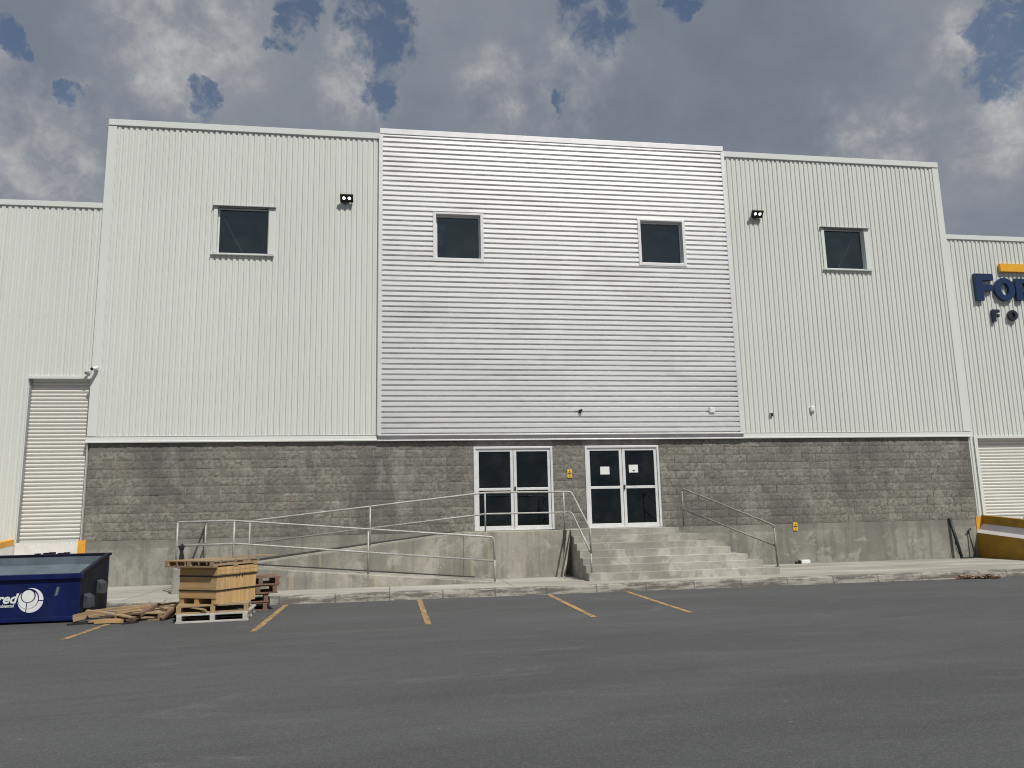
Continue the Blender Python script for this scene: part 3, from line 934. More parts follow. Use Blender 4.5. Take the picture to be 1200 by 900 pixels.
rail("ramp_handrail", (1.0, YU, 1.0), "upper pipe handrail across the left glazed door, turning down the left of the steps",
     [[(-3.04, YU, 1.56), (-2.85, YU, 1.585), (2.10, YU, 2.085), (2.22, YU, 2.093), (4.12, YU, 2.083), (4.19, YU - 0.02, 2.07), (4.22, YU - 0.06, 2.04), (4.24, -3.02, 1.26), (4.245, -3.055, 1.20), (4.245, -3.06, 0.72)]],
     [[(-3.03, YU, 1.08), (2.10, YU, 1.60), (2.22, YU, 1.607), (4.12, YU, 1.605), (4.19, YU - 0.02, 1.595), (4.22, YU - 0.06, 1.56), (4.24, -3.06, 0.73)]],
     [(-3.05, YU, 0.64, 1.56, 0.01), (-0.44, YU, 0.94, 1.83, 0), (2.17, YU, 1.195, 2.08, 0), (4.03, YU, 1.195, 2.08, 0), (4.245, -3.06, 0.30, 0.72, 0)], M['pipe'])
rail("stair_handrail", (7.8, -2.2, 0.7), "short sloping pipe handrail down the right of the steps",
     [[(6.99, -1.40, 2.06), (7.00, -1.405, 2.09), (7.04, -1.43, 2.095), (8.48, -2.88, 1.235), (8.51, -2.91, 1.20), (8.52, -2.92, 1.14)]],
     [[(6.99, -1.40, 1.62), (8.53, -2.92, 0.755)]],
     [(6.99, -1.40, 1.2, 2.07, 0), (8.54, -2.93, 0.30, 1.15, -0.02)], M['pipe_dull'])

# ------------------------------------------------------------------ loading ramps beside the shutters
SLP = 0.085; YE = -3.85
def skew(b, pts, m, nm, parent, y0=0.04, y1=YE):
    """cross-section (x,z) swept along -Y and falling with the ramp"""
    bb = MB(); n = len(pts); i = 0
    bb.v += [(x, y0, z) for x, z in pts] + [(x, y1, (z + SLP * y1) if z > 0.2 else z) for x, z in pts]
    bb.f.append(tuple(range(n))); bb.f.append(tuple(range(2 * n - 1, n - 1, -1)))
    for k in range(n):
        k2 = (k + 1) % n
        bb.f.append((k, n + k, n + k2, k2))
    bb.mi = [0] * len(bb.f); bb.sm = [False] * len(bb.f)
    return bb.build(nm, m, parent)


lr = empty("loading_ramp", (17.6, -2.0, 0.15), label="loading ramp with orange side wall, darkened for shade, beside the right roller shutter", cat="ramp", group="loading ramps at the roller shutters")
skew(None, [(15.97, 0.14), (16.19, 0.14), (16.19, 0.80), (15.97, 0.82)], M['shaded_orange'], "side_wall", lr)
skew(None, [(15.975, 0.823), (16.19, 0.803), (16.19, 1.068)], M['white_paint'], "white_shoulder", lr)
skew(None, [(16.193, 0.14), (16.33, 0.14), (16.33, 1.29), (16.17, 1.29), (16.17, 1.074), (16.193, 1.07)], M['shaded_orange'], "kerb_wall", lr)
skew(None, [(16.333, 0.14), (19.2, 0.14), (19.2, 1.135), (16.333, 1.135)], M['step'], "deck", lr)
skew(None, [(19.203, 0.14), (19.36, 0.14), (19.36, 1.29), (19.203, 1.29)], M['shaded_orange'], "far_kerb_wall", lr)
b = MB(); b.box(15.985, 16.165, 0.015, 0.039, 0.80, 1.25); b.build("end_post", M['orange'], lr)
b = MB(); b.box(17.5, 17.56, -0.01, 0.05, 1.14, 1.21); b.build("bumper", M['black'], lr)

ll = empty("loading_ramp", (-7.7, -2.0, 0.15), label="loading ramp with orange kerb beside the left roller shutter, behind the blue skip", cat="ramp", group="loading ramps at the roller shutters")
skew(None, [(-8.62, 1.152), (-8.45, 1.152), (-8.45, 1.275), (-8.62, 1.275)], M['orange'], "kerb_wall", ll)
skew(None, [(-8.60, 0.14), (-8.455, 0.14), (-8.455, 1.149), (-8.60, 1.149)], M['white_paint'], "side_wall", ll)
skew(None, [(-8.452, 0.14), (-6.95, 0.14), (-6.95, 0.78), (-8.452, 0.78)], M['step'], "deck", ll)
b = MB(); b.box(-8.43, -7.088, 0.0, 0.026, 0.785, 1.142); b.build("dock_face", M['white_paint'], ll)
b = MB(); b.box(-7.085, -6.925, -0.02, 0.035, 0.82, 1.215); b.build("end_post", M['orange'], ll)

# ------------------------------------------------------------------ wall sign (raised letters)
sg = empty("wall_sign", (17.8, 0.02, 7.4), label="raised navy and orange letters on the right wing wall", cat="sign")


def letter(name, loops, hole, x0, z0, w_, h_, dep, m, yb=0.015):
    """polygon letters on a unit square"""
    bm = bmesh.new()
    def L(p): return (x0 + p[0] * w_, yb - dep, z0 + p[1] * h_)
    geom = []
    for lp in loops + ([hole] if hole else []):
        vs = [bm.verts.new(L(p)) for p in lp]
        for k in range(len(vs)):
            geom.append(bm.edges.new((vs[k], vs[(k + 1) % len(vs)])))
    bmesh.ops.triangle_fill(bm, edges=geom, use_beauty=True, use_dissolve=False)
    ret = bmesh.ops.extrude_face_region(bm, geom=bm.faces[:])
    for v in [g for g in ret['geom'] if isinstance(g, bmesh.types.BMVert)]:
        v.co.y += dep
    bmesh.ops.recalc_face_normals(bm, faces=bm.faces[:])
    o_ = sg['_o']
    for v in bm.verts:
        v.co -= Vector(o_)
    me = bpy.data.meshes.new(name); bm.to_mesh(me); bm.free()
    me.materials.append(m)
    o = bpy.data.objects.new(name, me); COL.objects.link(o); o.parent = sg
    return o


Fp = [(0, 0), (0.40, 0), (0.40, 0.37), (0.92, 0.37), (0.92, 0.60), (0.40, 0.60), (0.40, 0.76), (1.0, 0.76), (1.0, 1.0), (0, 1.0)]
def ell(cx, cz, rx, rz, n=36): return [(cx + rx * math.cos(2 * math.pi * k / n), cz + rz * math.sin(2 * math.pi * k / n)) for k in range(n)]
Op = ell(0.5, 0.5, 0.5, 0.5); Oh = ell(0.5, 0.5, 0.20, 0.27)
Rp = [(0, 0), (0.36, 0), (0.36, 0.34), (0.46, 0.34), (0.64, 0), (1.0, 0), (0.78, 0.39), (0.92, 0.52), (0.96, 0.70), (0.88, 0.90), (0.68, 1.0), (0, 1.0)]
Rh = [(0.36, 0.58), (0.50, 0.58), (0.58, 0.66), (0.58, 0.72), (0.50, 0.78), (0.36, 0.78)]
letter("letter", [Fp], None, 16.83, 7.43, 0.60, 0.81, 0.085, M['letter_blue'])
letter("letter", [Op], Oh, 17.45, 7.44, 0.66, 0.69, 0.085, M['letter_blue'])
letter("letter", [Rp], Rh, 18.14, 7.46, 0.60, 0.66, 0.085, M['letter_blue'])
letter("small_letter", [Fp], None, 17.28, 6.81, 0.23, 0.355, 0.08, M['letter_grey'])
letter("small_letter", [Op], Oh, 17.79, 6.85, 0.30, 0.31, 0.08, M['letter_grey'])
letter("orange_bar", [[(0, 0), (1, 0), (1, 1), (0, 1)]], None, 17.72, 8.33, 1.5, 0.235, 0.085, M['sign_orange'])


# ------------------------------------------------------------------ fittings on the facade
def floodlight(x, z, label):
    t = empty("floodlight", (x, -0.03, z), label=label, cat="floodlight", group="twin floodlights on the facade", world=False)
    b = MB(); b.box(-0.06, 0.06, -0.02, 0.045, -0.08, 0.08); b.tube([(0, -0.01, 0), (0, -0.085, 0.0)], 0.02, 8); b.build("bracket", M['black'], t)
    A = Matrix.Translation((0, -0.105, 0.0)) @ Matrix.Rotation(R(38), 4, 'X')
    b = MB()
    b.box(-0.165, 0.165, -0.045, 0.03, -0.105, 0.105, 0, A)
    for k in range(7):
        xx = -0.13 + k * 0.043
        b.box(xx, xx + 0.012, 0.03, 0.06, -0.09, 0.09, 0, A)
    b.build("housing", M['black'], t, bevel=0.006)
    for sx in (-1, 1):
        b = MB(); n = 20
        ps = [A @ Vector((sx * 0.068 + 0.040 * math.cos(2 * math.pi * k / n), -0.047, 0.01 + 0.040 * math.sin(2 * math.pi * k / n))) for k in range(n)]
        b.poly(ps); b.build("lamp", M['led'], t)
    b = MB(); b.tube([(-0.12, -0.04, -0.09), (-0.03, 0.0, -0.125), (0.0, 0.03, -0.07)], 0.008, 6); b.build("cable", M['black'], t)
    return t


floodlight(-1.14, 9.76, "twin floodlight on the white ribbed wall left of the silver bay")
floodlight(10.17, 9.78, "twin floodlight on the white ribbed wall right of the silver bay")

t = empty("security_camera", (-6.93, -0.04, 5.22), label="white bullet security camera at the corner trim above the left shutter", cat="camera", world=False)
b = MB(); b.tube([(0, 0.0, 0.0), (0, -0.03, 0.0)], 0.05, 14); b.tube([(0, -0.03, 0), (-0.0, -0.08, -0.01)], 0.02, 8); b.build("mount", M['white_plastic'], t)
b = MB(); b.tube([(0.03, -0.06, 0.03), (-0.03, -0.22, -0.03)], 0.042, 14); b.build("body", M['white_plastic'], t)
b = MB(); b.tube([(-0.028, -0.215, -0.028), (-0.035, -0.234, -0.035)], 0.036, 14); b.build("lens", M['black'], t)
t = empty("wall_sensor", (-7.12, -0.01, 5.16), label="small grey sensor beside the security camera above the left shutter", cat="sensor", world=False)
b = MB(); b.box(-0.03, 0.03, -0.03, 0.05, -0.03, 0.04); b.build("base", M['white_plastic'], t)
b = MB(); b.tube([(0, -0.03, 0.0), (-0.03, -0.09, -0.04)], [0.03, 0.038], 12); b.build("head", M['grey_plastic'], t)


def fitting(name, x, y, z, sx, sz, sy, m, label, cat, extra=None):
    t = empty(name, (x, y, z), label=label, cat=cat, world=False)
    b = MB(); b.box(-sx / 2, sx / 2, -sy, 0.0, -sz / 2, sz / 2); b.build("casing", m, t, bevel=0.008)
    b = MB(); b.box(-sx * 0.36, sx * 0.36, -sy - 0.008, -sy + 0.002, -sz * 0.36, sz * 0.36); b.build("cover", extra or m, t, bevel=0.003)
    return t


fitting("junction_box", 8.47, -0.068, 4.22, 0.15, 0.15, 0.035, M['white_plastic'], "white junction box low on the silver ribbed bay", "junction box")
fitting("junction_box", 10.18, -0.018, 4.10, 0.09, 0.10, 0.05, M['grey_plastic'], "small grey junction box low on the right white ribbed wall", "junction box", M['black'])
fitting("junction_box", 11.38, -0.018, 4.25, 0.12, 0.14, 0.06, M['white_plastic'], "white junction box low on the right white ribbed wall", "junction box")
t = empty("doorway_sensor", (4.86, -0.068, 4.19), label="small black motion sensor low on the silver bay above the doors", cat="sensor", world=False)
b = MB(); b.box(-0.03, 0.03, -0.03, 0.0, -0.04, 0.04); b.build("base", M['black'], t)
b = MB(); b.tube([(0, -0.03, 0.0), (0.04, -0.07, 0.03)], [0.025, 0.035], 10); b.build("head", M['black'], t)


def yellow_plate(x, z, label):
    t = empty("warning_plate", (x, 0.03, z), label=label, cat="warning plate", group="yellow plates on the wall", world=False)
    b = MB(); b.box(-0.062, 0.062, -0.022, 0.012, -0.105, 0.105); b.build("plate", M['yellow'], t, bevel=0.004)
    b = MB()
    b.box(-0.050, 0.050, -0.0245, -0.021, -0.018, 0.012)
    b.poly([(-0.03, -0.0245, 0.03), (0.03, -0.0245, 0.03), (0.0, -0.0245, 0.08)])
    b.box(-0.018, 0.018, -0.0245, -0.021, -0.075, -0.050)
    b.build("marking", M['ink'], t)
    return t


yellow_plate(4.55, 2.59, "yellow warning plate on the blocks between the two doors")
yellow_plate(10.63, 1.11, "yellow warning plate on the plinth right of the steps")


def notice(x, z, w_, h_, label, mark):
    t = empty("paper_notice", (x, 0.069, z), label=label, cat="notice", group="paper notices on the right door", world=False)
    b = MB(); n = 6
    for k in range(n):
        xa = -w_ / 2 + w_ * k / n; xb = -w_ / 2 + w_ * (k + 1) / n
        ya = -0.003 * math.sin(math.pi * k / n) - 0.001; yb = -0.003 * math.sin(math.pi * (k + 1) / n) - 0.001
        b.poly([(xa, ya, -h_ / 2), (xb, yb, -h_ / 2), (xb, yb, h_ / 2), (xa, ya, h_ / 2)])
    b.build("sheet", M['paper'], t, flipfix=False)
    if mark:
        b = MB(); b.box(-0.025, 0.03, -0.0075, -0.005, -h_ * 0.34, -h_ * 0.16); b.build("print", M['ink'], t)
    return t


notice(5.50, 2.66, 0.245, 0.20, "blank white paper taped to the left leaf of the right door", False)
notice(6.27, 2.70, 0.245, 0.20, "white paper with a small dark mark, on the right leaf of the right door", True)

# ------------------------------------------------------------------ things standing by the wall on the right
t = empty("steel_post", (15.22, -0.05, 0.15), label="taller dark steel post leaning on the plinth near the right loading ramp", cat="post", world=False)
b = MB(); b.tube([(0.06, -0.12, 0.0), (-0.05, 0.05, 1.08)], 0.04, 8); b.build("upright", M['green_metal'], t)
b = MB(); b.tube([(0.0, -0.14, 0.02), (0.42, -0.12, 0.02)], 0.022, 8); b.build("foot", M['green_metal'], t)
b = MB(); b.tube([(-0.02, -0.02, 0.45), (-0.06, -0.10, 0.22), (0.04, -0.12, 0.03)], 0.008, 6); b.build("cable", M['black'], t)
t = empty("steel_post", (15.72, -0.05, 0.15), label="shorter thin dark steel post beside the right loading ramp", cat="post", world=False)
b = MB(); b.tube([(0.02, -0.06, 0.0), (-0.02, 0.05, 0.74)], 0.018, 8); b.build("upright", M['green_metal'], t)
b = MB(); b.tube([(-0.08, 0.02, 0.70), (0.03, 0.02, 0.78)], [0.012, 0.03], 8); b.build("hook", M['green_metal'], t)
t = empty("white_can", (10.70, -0.05, 0.15), label="small white container lying on the sidewalk against the plinth", cat="container", world=False)
b = MB(); b.box(-0.06, 0.19, -0.10, 0.06, 0.0, 0.10); b.build("body", M['white_plastic'], t, bevel=0.015)
b = MB(); b.tube([(-0.10, -0.02, 0.05), (-0.062, -0.02, 0.05)], 0.045, 12); b.box(-0.2, -0.12, -0.06, 0.0, 0.0, 0.06); b.build("cap", M['black'], t)

# dry leaves in the gutter: nobody could count them
b = MB(); rr = random.Random(21)
for k in range(420):
    u = rr.random()
    x = 12.0 + 0.85 * u + rr.gauss(0, 0.05); y = -4.22 + rr.gauss(0, 0.055) - 0.2 * (u - 0.5)
    z = abs(rr.gauss(0, 0.03)) + 0.008
    s = rr.uniform(0.015, 0.045)
    rot = Matrix.Rotation(rr.uniform(0, 6.28), 3, 'Z') @ Matrix.Rotation(rr.uniform(-0.9, 0.9), 3, 'X')
    b.poly([Vector((x, y, z)) + rot @ Vector(p) for p in ((-s, 0, 0), (0, -s * 0.5, s * 0.15), (s, 0, 0), (0, s * 0.5, s * 0.15))], 0 if rr.random() < 0.75 else 1)
o = b.build("leaf_litter", [M['leaf'], M['leaf2']], flipfix=False)
tag(o, "small drift of brown dry leaves in the gutter at the kerb", "leaf litter", kind="stuff")

# ------------------------------------------------------------------ dark cloth on the landing rail
t = empty("dark_cloth", (-4.18, YO - 0.03, 0.66), label="dark bundled cloth hanging from the ramp rail near its left end", cat="cloth", world=False)
b = MB()
segs = [(0.44, 0.055), (0.42, 0.062), (0.38, 0.05), (0.33, 0.032), (0.28, 0.034), (0.20, 0.048), (0.12, 0.056), (0.03, 0.055), (-0.0, 0.03)]
n = 14
for (za, ra), (zb, rb) in zip(segs[:-1], segs[1:]):
    for k in range(n):
        def P(z, r, k):
            a = 2 * math.pi * k / n; r2 = r * (1 + 0.18 * math.sin(3 * a + z * 9))
            return (r2 * math.cos(a), 0.7 * r2 * math.sin(a), z)
        b.poly([P(za, ra, k), P(zb, rb, k), P(zb, rb, k + 1), P(za, ra, k + 1)], 0, True)
b.build("folds", M['rag'], t)
b = MB(); b.tube([(-0.03, 0.0, 0.43), (0.0, 0.03, 0.47), (0.03, 0.0, 0.43)], 0.012, 6); b.build("knot", M['rag'], t)

# ------------------------------------------------------------------ blue skip
DX0, DX1 = -7.35, -4.98
DYF, DYB = -5.62, -4.32
sk = empty("skip_container", (-6.15, -5.0, 0.0), label="navy blue refuse skip with white lettering at the left edge", cat="skip")
tk = 0.04
b = MB()   # body walls: front, back, floor with sloping sides
b.box(DX0, DX1, DYF, DYF + tk, 0.05, 0.74)
b.box(DX0, DX1, DYB - tk, DYB, 0.05, 1.02)
b.box(DX0, DX1, DYF + tk, DYB - tk, 0.05, 0.09)
b.build("body", M['navy'], sk, bevel=0.006)
b = MB()
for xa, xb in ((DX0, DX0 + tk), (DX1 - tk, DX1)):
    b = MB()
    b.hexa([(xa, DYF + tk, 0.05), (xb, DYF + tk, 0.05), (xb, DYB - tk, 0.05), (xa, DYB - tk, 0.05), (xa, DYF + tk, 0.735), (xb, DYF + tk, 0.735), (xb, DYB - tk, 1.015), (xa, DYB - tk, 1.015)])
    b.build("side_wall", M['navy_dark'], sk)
b = MB()   # rims
b.box(DX0 - 0.03, DX1 + 0.03, DYF - 0.045, DYF + 0.05, 0.69, 0.775)
b.build("rim", M['navy'], sk, bevel=0.008)
b = MB(); b.box(DX0 - 0.03, DX1 + 0.03, DYB - 0.05, DYB + 0.03, 1.005, 1.05); b.build("rim", M['navy_dark'], sk, bevel=0.008)
b = MB()
b.box(DX0 - 0.01, DX1 + 0.01, DYF - 0.02, DYF + 0.0, 0.03, 0.10)
b.build("foot_strip", M['navy'], sk, bevel=0.008)
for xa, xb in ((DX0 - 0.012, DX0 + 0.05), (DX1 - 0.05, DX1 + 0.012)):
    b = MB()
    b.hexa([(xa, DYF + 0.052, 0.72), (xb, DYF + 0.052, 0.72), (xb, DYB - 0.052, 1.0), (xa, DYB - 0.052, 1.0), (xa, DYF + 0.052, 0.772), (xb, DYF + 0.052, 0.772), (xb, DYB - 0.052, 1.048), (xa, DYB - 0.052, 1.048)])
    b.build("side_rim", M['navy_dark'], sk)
b = MB()   # pale lining seen over the front rim
b.hexa([(DX0 + tk, DYB - 0.12, 0.12), (DX1 - tk, DYB - 0.12, 0.12), (DX1 - tk, DYB - tk - 0.002, 0.12), (DX0 + tk, DYB - tk - 0.002, 0.12), (DX0 + tk, DYB - 0.06, 1.0), (DX1 - tk, DYB - 0.06, 1.0), (DX1 - tk, DYB - tk - 0.002, 1.0), (DX0 + tk, DYB - tk - 0.002, 1.0)])
b.hexa([(DX0 + tk, DYF + 0.55, 0.60), (DX1 - tk, DYF + 0.55, 0.60), (DX1 - tk, DYB - 0.14, 0.84), (DX0 + tk, DYB - 0.14, 0.84), (DX0 + tk, DYF + 0.55, 0.63), (DX1 - tk, DYF + 0.55, 0.63), (DX1 - tk, DYB - 0.14, 0.87), (DX0 + tk, DYB - 0.14, 0.87)])
b.build("lining", M['bin_inside'], sk)
for yc, zc in ((DYF + 0.30, 0.30), (DYF + 0.86, 0.48)):    # lifting pockets on the right end
    b = MB()
    b.hexa([(DX1 + 0.002, yc - 0.13, zc - 0.10), (DX1 + 0.10, yc - 0.13, zc - 0.10), (DX1 + 0.10, yc + 0.13, zc - 0.10), (DX1 + 0.002, yc + 0.13, zc - 0.10),
            (DX1 + 0.002, yc - 0.13, zc + 0.13), (DX1 + 0.085, yc - 0.13, zc + 0.07), (DX1 + 0.085, yc + 0.13, zc + 0.07), (DX1 + 0.002, yc + 0.13, zc + 0.13)])
    b.build("lifting_pocket", M['pocket'], sk, bevel=0.006)
b = MB()
for k in range(5):
    xx = DX1 - 1.25 + k * 0.12 + (k % 2) * 0.02
    b = MB(); b.box(xx, xx + 0.09, DYB - 0.02, DYB + 0.04, 1.0515, 1.068 + 0.008 * (k % 3))
    b.build("hinge", M['navy_dark'], sk)
# lettering and emblem
YD = DYF - 0.0015


def text_mesh(name, body, size, x_right, z, y, m, parent, bold=0.0, shear=0.0):
    cu = bpy.data.curves.new(name + "_c", 'FONT')
    cu.body = body; cu.size = size; cu.offset = bold; cu.shear = shear; cu.align_x = 'RIGHT'; cu.extrude = 0.001
    o = bpy.data.objects.new(name + "_c", cu); COL.objects.link(o)
    dg = bpy.context.evaluated_depsgraph_get()
    me = bpy.data.meshes.new_from_object(o.evaluated_get(dg))
    bpy.data.objects.remove(o); bpy.data.curves.remove(cu)
    sh = parent['_o']
    me.transform(Matrix.Translation((x_right - sh[0], y - sh[1], z - sh[2])) @ Matrix.Rotation(R(90), 4, 'X'))
    me.name = name
    me.materials.clear(); me.materials.append(m)
    o = bpy.data.objects.new(name, me); COL.objects.link(o); o.parent = parent
    return o


text_mesh("lettering", "red", 0.21, -5.925, 0.335, YD - 0.001, M['bin_white'], sk, 0.006, 0.28)
text_mesh("small_lettering", "ambiental", 0.068, -5.955, 0.270, YD - 0.001, M['bin_white'], sk, 0.0012, 0.2)
b = MB()
EX, EZ, S = -5.712, 0.368, 0.192 / 285
def e(px, py): return (EX + (px - 742) * S, EZ - (py - 500) * S)
b.disc(e(742, 500), 285 * S, YD - 0.0002, 56, 0)
b.disc(e(690, 462), 238 * S, YD - 0.0010, 56, 1)
b.disc(e(688, 476), 218 * S, YD - 0.0018, 56, 0)
b.disc(e(686, 394), 166 * S, YD - 0.0026, 48, 1)
b.disc(e(684, 402), 140 * S, YD - 0.0034, 48, 0)
def line(p, q, wd):
    a = Vector((e(*p)[0], 0, e(*p)[1])); c = Vector((e(*q)[0], 0, e(*q)[1])); d = (c - a).normalized(); s_ = Vector((-d.z, 0, d.x)) * wd * S / 2
    b.poly([(v.x, YD - 0.0042, v.z) for v in (a - s_, c - s_, c + s_, a + s_)], 1)
line((668, 548), (655, 790), 20); line((905, 508), (1035, 512), 18)
em = b.build("emblem", [M['bin_white'], M['navy']], sk, flipfix=False)
for p in em.data.polygons:
    if p.normal.y > 0: p.flip()
b = MB()
b.poly([(-5.36, YD, 0.42), (-5.31, YD, 0.44), (-5.29, YD, 0.56), (-5.33, YD, 0.57)])
b.build("scratch", M['bin_inside'], sk)


# ------------------------------------------------------------------ pallets, crate, loose boards
def make_pallet(name, L, D, ndeck, mats, label, group, h=0.13, gaps=True, bottom=True, cat="pallet"):
    """L along x, D along y; deck boards run along x on three stringers along y ... blocks at the crossings"""
    t = empty(name, (0, 0, 0), label=label, cat=cat, group=group, world=False)
    rr = random.Random(len(label))
    bw = D / ndeck
    for k in range(ndeck):
        y0 = -D / 2 + k * bw
        b = MB(); b.box(-L / 2 + rr.uniform(-0.012, 0.012), L / 2 + rr.uniform(-0.012, 0.012), y0 + (0.015 if gaps else 0.004), y0 + bw - (0.015 if gaps else 0.004), h - 0.022, h)
        b.build("deck_board", mats[0], t)
    for x in (-L / 2 + 0.05, 0, L / 2 - 0.05):
        b = MB(); b.box(x - 0.035, x + 0.035, -D / 2 + 0.004, D / 2 - 0.004, 0.0222, h - 0.0222)
        b.build("stringer", mats[1], t)
    if bottom:
        for y in (-D / 2 + 0.05, 0, D / 2 - 0.05):
            b = MB(); b.box(-L / 2, L / 2, y - 0.045, y + 0.045, 0.0, 0.022)
            b.build("bottom_board", mats[0], t)
    return t


G_P = "pallets by the wooden crate"
p1 = make_pallet("pallet", 1.08, 1.20, 7, (M['pallet_white'], M['pallet_white']), "whitewashed pallet lying lowest under the wooden crate", G_P, 0.13)
p1.location = (-2.79, -5.78, 0.0); p1.rotation_euler.z = R(4)
p2 = make_pallet("pallet", 1.10, 1.12, 6, (M['wood_x'], M['wood_y']), "bare brown pallet between the crate and the whitewashed pallet", G_P, 0.125)
p2.location = (-2.84, -5.74, 0.1305); p2.rotation_euler.z = R(8)
AC = R(-33)
CRX, CRY, CZ0 = -2.80, -5.72, 0.2565
cr_ = empty("wooden_crate", (CRX, CRY, CZ0), (0, 0, AC), label="square yellow-brown plywood crate strapped in black, on stacked pallets", cat="crate", world=False)
W2, D2, CH = 0.395, 0.45, 0.575
b = MB()
nb = 7
for k in range(nb):     # upright boards on the sunny face (+x end seen to the right: local -y face)
    pass
# local frame: after rotating by -42 deg the local -y face looks to camera left, the local +x face to camera right
b.box(-W2, W2, -D2 - 0.004, -D2 + 0.018, 0.172, CH - 0.002)      # one plywood sheet over a lower rail
b.box(-W2, W2, -D2 - 0.008, -D2 + 0.018, 0.089, 0.170)
b.build("side_board", M['crate_x'], cr_)
b = MB()
for k in range(3):
    ya = -D2 + 0.02 + k * (2 * D2 - 0.04) / 3
    b.box(W2 - 0.02, W2 + 0.002 * (k % 2), ya + 0.001, ya + (2 * D2 - 0.04) / 3 - 0.001, 0.0, 0.455)
for za, zb in ((0.458, 0.515), (0.518, CH)):
    b.box(W2 - 0.02, W2 + 0.006, -D2 + 0.001, D2, za, zb)
b.build("end_board", M['crate_z'], cr_)
b = MB()
b.box(-W2, W2 - 0.022, D2 - 0.02, D2, 0.0, CH); b.box(-W2, -W2 + 0.02, -D2 + 0.02, D2 - 0.021, 0.0, CH)
b.build("back_board", M['crate_x'], cr_)
b = MB()
for xx in (-W2 + 0.05, -0.02, W2 - 0.05):    # feet under the left face
    b.box(xx - 0.045, xx + 0.045, -D2 + 0.002, D2 - 0.022, 0.0, 0.088)
b.build("foot", M['crate_x'], cr_)
for zz in (0.20, 0.425):
    b = MB()
    b.box(-W2 - 0.004, W2 + 0.011, -D2 - 0.014, -D2 - 0.009, zz, zz + 0.02)
    b.box(W2 + 0.008, W2 + 0.013, -D2 - 0.013, D2 + 0.01, zz + 0.001, zz + 0.021)
    b.build("strap", M['strap'], cr_)
b = MB()
rr = random.Random(4)
for k, xx in enumerate((-0.10, -0.03, 0.03, 0.10)):    # stencilled marks under the top band
    b.box(W2 + 0.0075, W2 + 0.010, xx, xx + 0.018, 0.405 - 0.015 * (k % 2), 0.447)
b.build("marking", M['strap'], cr_)
p3 = make_pallet("pallet", 1.06, 1.0, 6, (M['wood_x'], M['wood_y']), "weathered pallet laid as a lid on top of the wooden crate", G_P, 0.105, True, True)
_l = Matrix.Rotation(AC, 3, 'Z') @ Vector((-0.12, -0.05, 0)); p3.location = (CRX + _l.x, CRY + _l.y, CZ0 + CH + 0.0015); p3.rotation_euler = (R(0.0), R(0.0), AC)
pp = make_pallet("pallet", 0.66, 0.8, 5, (M['wood_dark_x'], M['wood_dark_y']), "dark brown pallet behind the crate, lowest of its stack", G_P, 0.145)
pp.location = (-2.50, -4.66, 0.0); pp.rotation_euler.z = R(10)
LBL = ["dark brown pallet behind the crate, second of its stack", "dark brown pallet behind the crate, third of its stack", "dark brown pallet topmost of the stack behind the crate"]
for k, lb in enumerate(LBL):
    c = copy_tree(pp); c['label'] = lb
    c.location = (-2.49 + (0.0, 0.13, 0.15)[k], -4.66 - 0.01 * k, 0.1455 * (k + 1)); c.rotation_euler.z = R(10 + 3 * k)


def plank(a, b_, wd, th, m, label, group="loose boards in the scrap wood pile", roll=0.0, cat="board"):
    a = Vector(a); b_ = Vector(b_)
    mid = (a + b_) / 2; d = b_ - a; L = d.length
    o = MB()
    rr = random.Random(int(abs(a.x * 1000)))
    n = 5
    for k in range(n):      # slightly bowed, splintered ends
        xa = -L / 2 + L * k / n; xb = -L / 2 + L * (k + 1) / n
        za = 0.008 * math.sin(math.pi * k / n); zb = 0.008 * math.sin(math.pi * (k + 1) / n)
        ea = rr.uniform(-0.03, 0.03) if k == 0 else 0; eb = rr.uniform(-0.03, 0.03) if k == n - 1 else 0
        o.hexa([(xa + ea, -wd / 2, za - th / 2), (xa - ea, wd / 2, za - th / 2), (xa - ea, wd / 2, za + th / 2), (xa + ea, -wd / 2, za + th / 2),
                (xb + eb, -wd / 2, zb - th / 2), (xb - eb, wd / 2, zb - th / 2), (xb - eb, wd / 2, zb + th / 2), (xb + eb, -wd / 2, zb + th / 2)])
    ob = o.build("loose_board", m)
    ob.location = mid
    q = d.to_track_quat('X', 'Z')
    ob.rotation_mode = 'QUATERNION'
    from mathutils import Quaternion
    ob.rotation_quaternion = q @ Quaternion((1, 0, 0), roll)
    tag(ob, label, cat, group)
    return ob


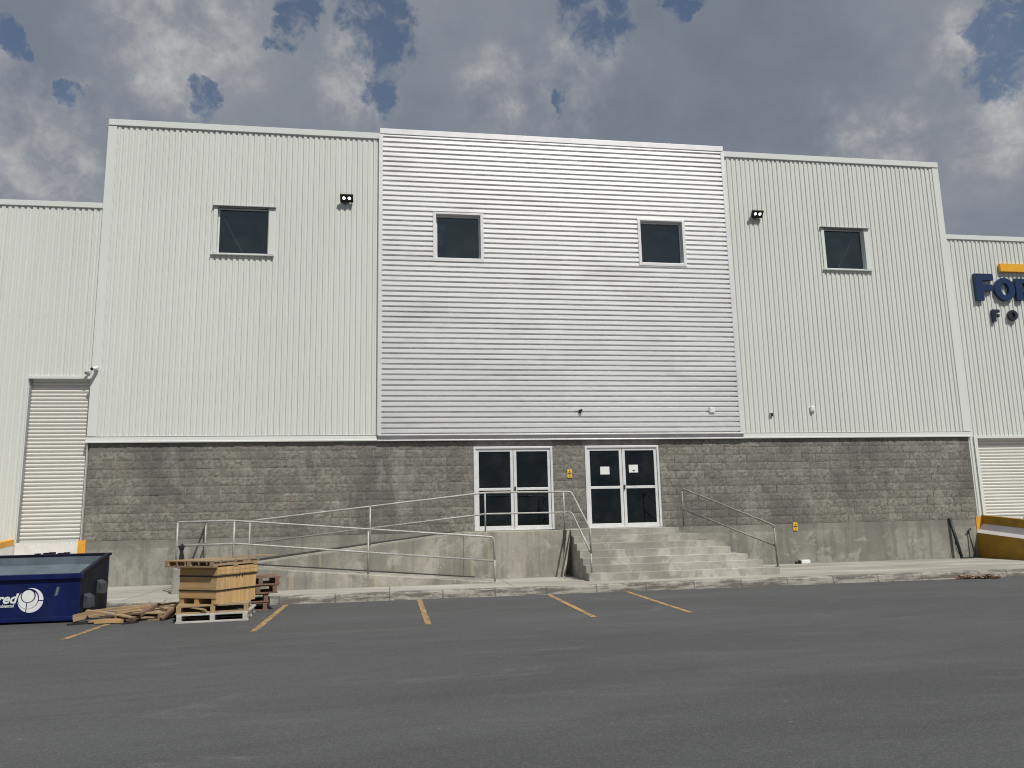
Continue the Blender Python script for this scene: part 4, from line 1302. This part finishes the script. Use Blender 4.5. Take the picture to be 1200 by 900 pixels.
wx, wd_ = M['wood_x'], M['wood_dark_x']
pb = make_pallet("broken_pallet", 0.95, 0.85, 5, (M['wood_x'], M['wood_y']), "broken pallet lying in the scrap wood pile left of the crate", None, 0.12)
pb.location = (-3.92, -5.32, 0.0); pb.rotation_euler.z = R(-20)
plank((-4.95, -5.30, 0.13), (-3.75, -4.95, 0.185), 0.10, 0.022, wx, "long pale board lying highest across the scrap wood pile")
plank((-5.00, -5.74, 0.075), (-4.62, -5.55, 0.13), 0.024, 0.11, wx, "short wide board standing on edge against the blue skip")
plank((-4.80, -5.78, 0.19), (-4.05, -5.95, 0.075), 0.10, 0.022, wx, "board sloping down to the front of the scrap wood pile")
plank((-4.70, -5.95, 0.035), (-3.70, -5.72, 0.045), 0.09, 0.022, wx, "board lying flat at the front foot of the scrap wood pile")
plank((-4.55, -6.05, 0.04), (-4.15, -6.10, 0.04), 0.07, 0.06, M['crate_x'], "bright yellow block of timber at the front of the scrap wood pile")
plank((-4.60, -5.55, 0.055), (-3.95, -5.95, 0.13), 0.09, 0.022, wd_, "dark board crossing under the sloping board of the scrap pile")
plank((-4.35, -5.85, 0.16), (-3.55, -5.05, 0.20), 0.09, 0.024, wx, "board laid slantwise over the broken pallet")
plank((-4.05, -6.02, 0.045), (-3.85, -5.35, 0.20), 0.09, 0.05, wd_, "dark timber propped on the broken pallet")
plank((-3.62, -5.95, 0.03), (-3.45, -5.30, 0.24), 0.07, 0.045, wd_, "dark timber standing between the scrap pile and the crate")
plank((-4.85, -5.00, 0.11), (-3.55, -4.72, 0.13), 0.10, 0.022, M['wood_y'], "long board at the back of the scrap wood pile")
plank((-3.70, -5.62, 0.16), (-3.25, -5.40, 0.175), 0.16, 0.022, wx, "short pale board on the scrap pile beside the crate")
plank((-4.98, -6.05, 0.012), (-4.62, -5.92, 0.012), 0.05, 0.022, M['strap'], "black strip lying on the asphalt in front of the blue skip", "dark strips on the asphalt", 0, "strip")
plank((-4.12, -6.20, 0.012), (-3.92, -6.05, 0.012), 0.05, 0.022, M['strap'], "black strip lying on the asphalt in front of the scrap wood pile", "dark strips on the asphalt", 0, "strip")
plank((-3.42, -6.02, 0.012), (-3.28, -5.92, 0.012), 0.05, 0.022, M['strap'], "black strip lying on the asphalt beside the whitewashed pallet", "dark strips on the asphalt", 0, "strip")
plank((-2.75, -5.45, 0.955), (-2.0, -5.10, 0.955), 0.09, 0.02, wx, "narrow board sticking out over the right end of the crate lid", "loose boards in the scrap wood pile")
plank((-3.25, -6.25, 0.245), (-2.85, -6.33, 0.18), 0.06, 0.02, M['wood_y'], "splintered board hanging off the front of the lower pallets", "loose boards in the scrap wood pile")

for o in list(bpy.data.objects):
    if '_o' in o: del o['_o']
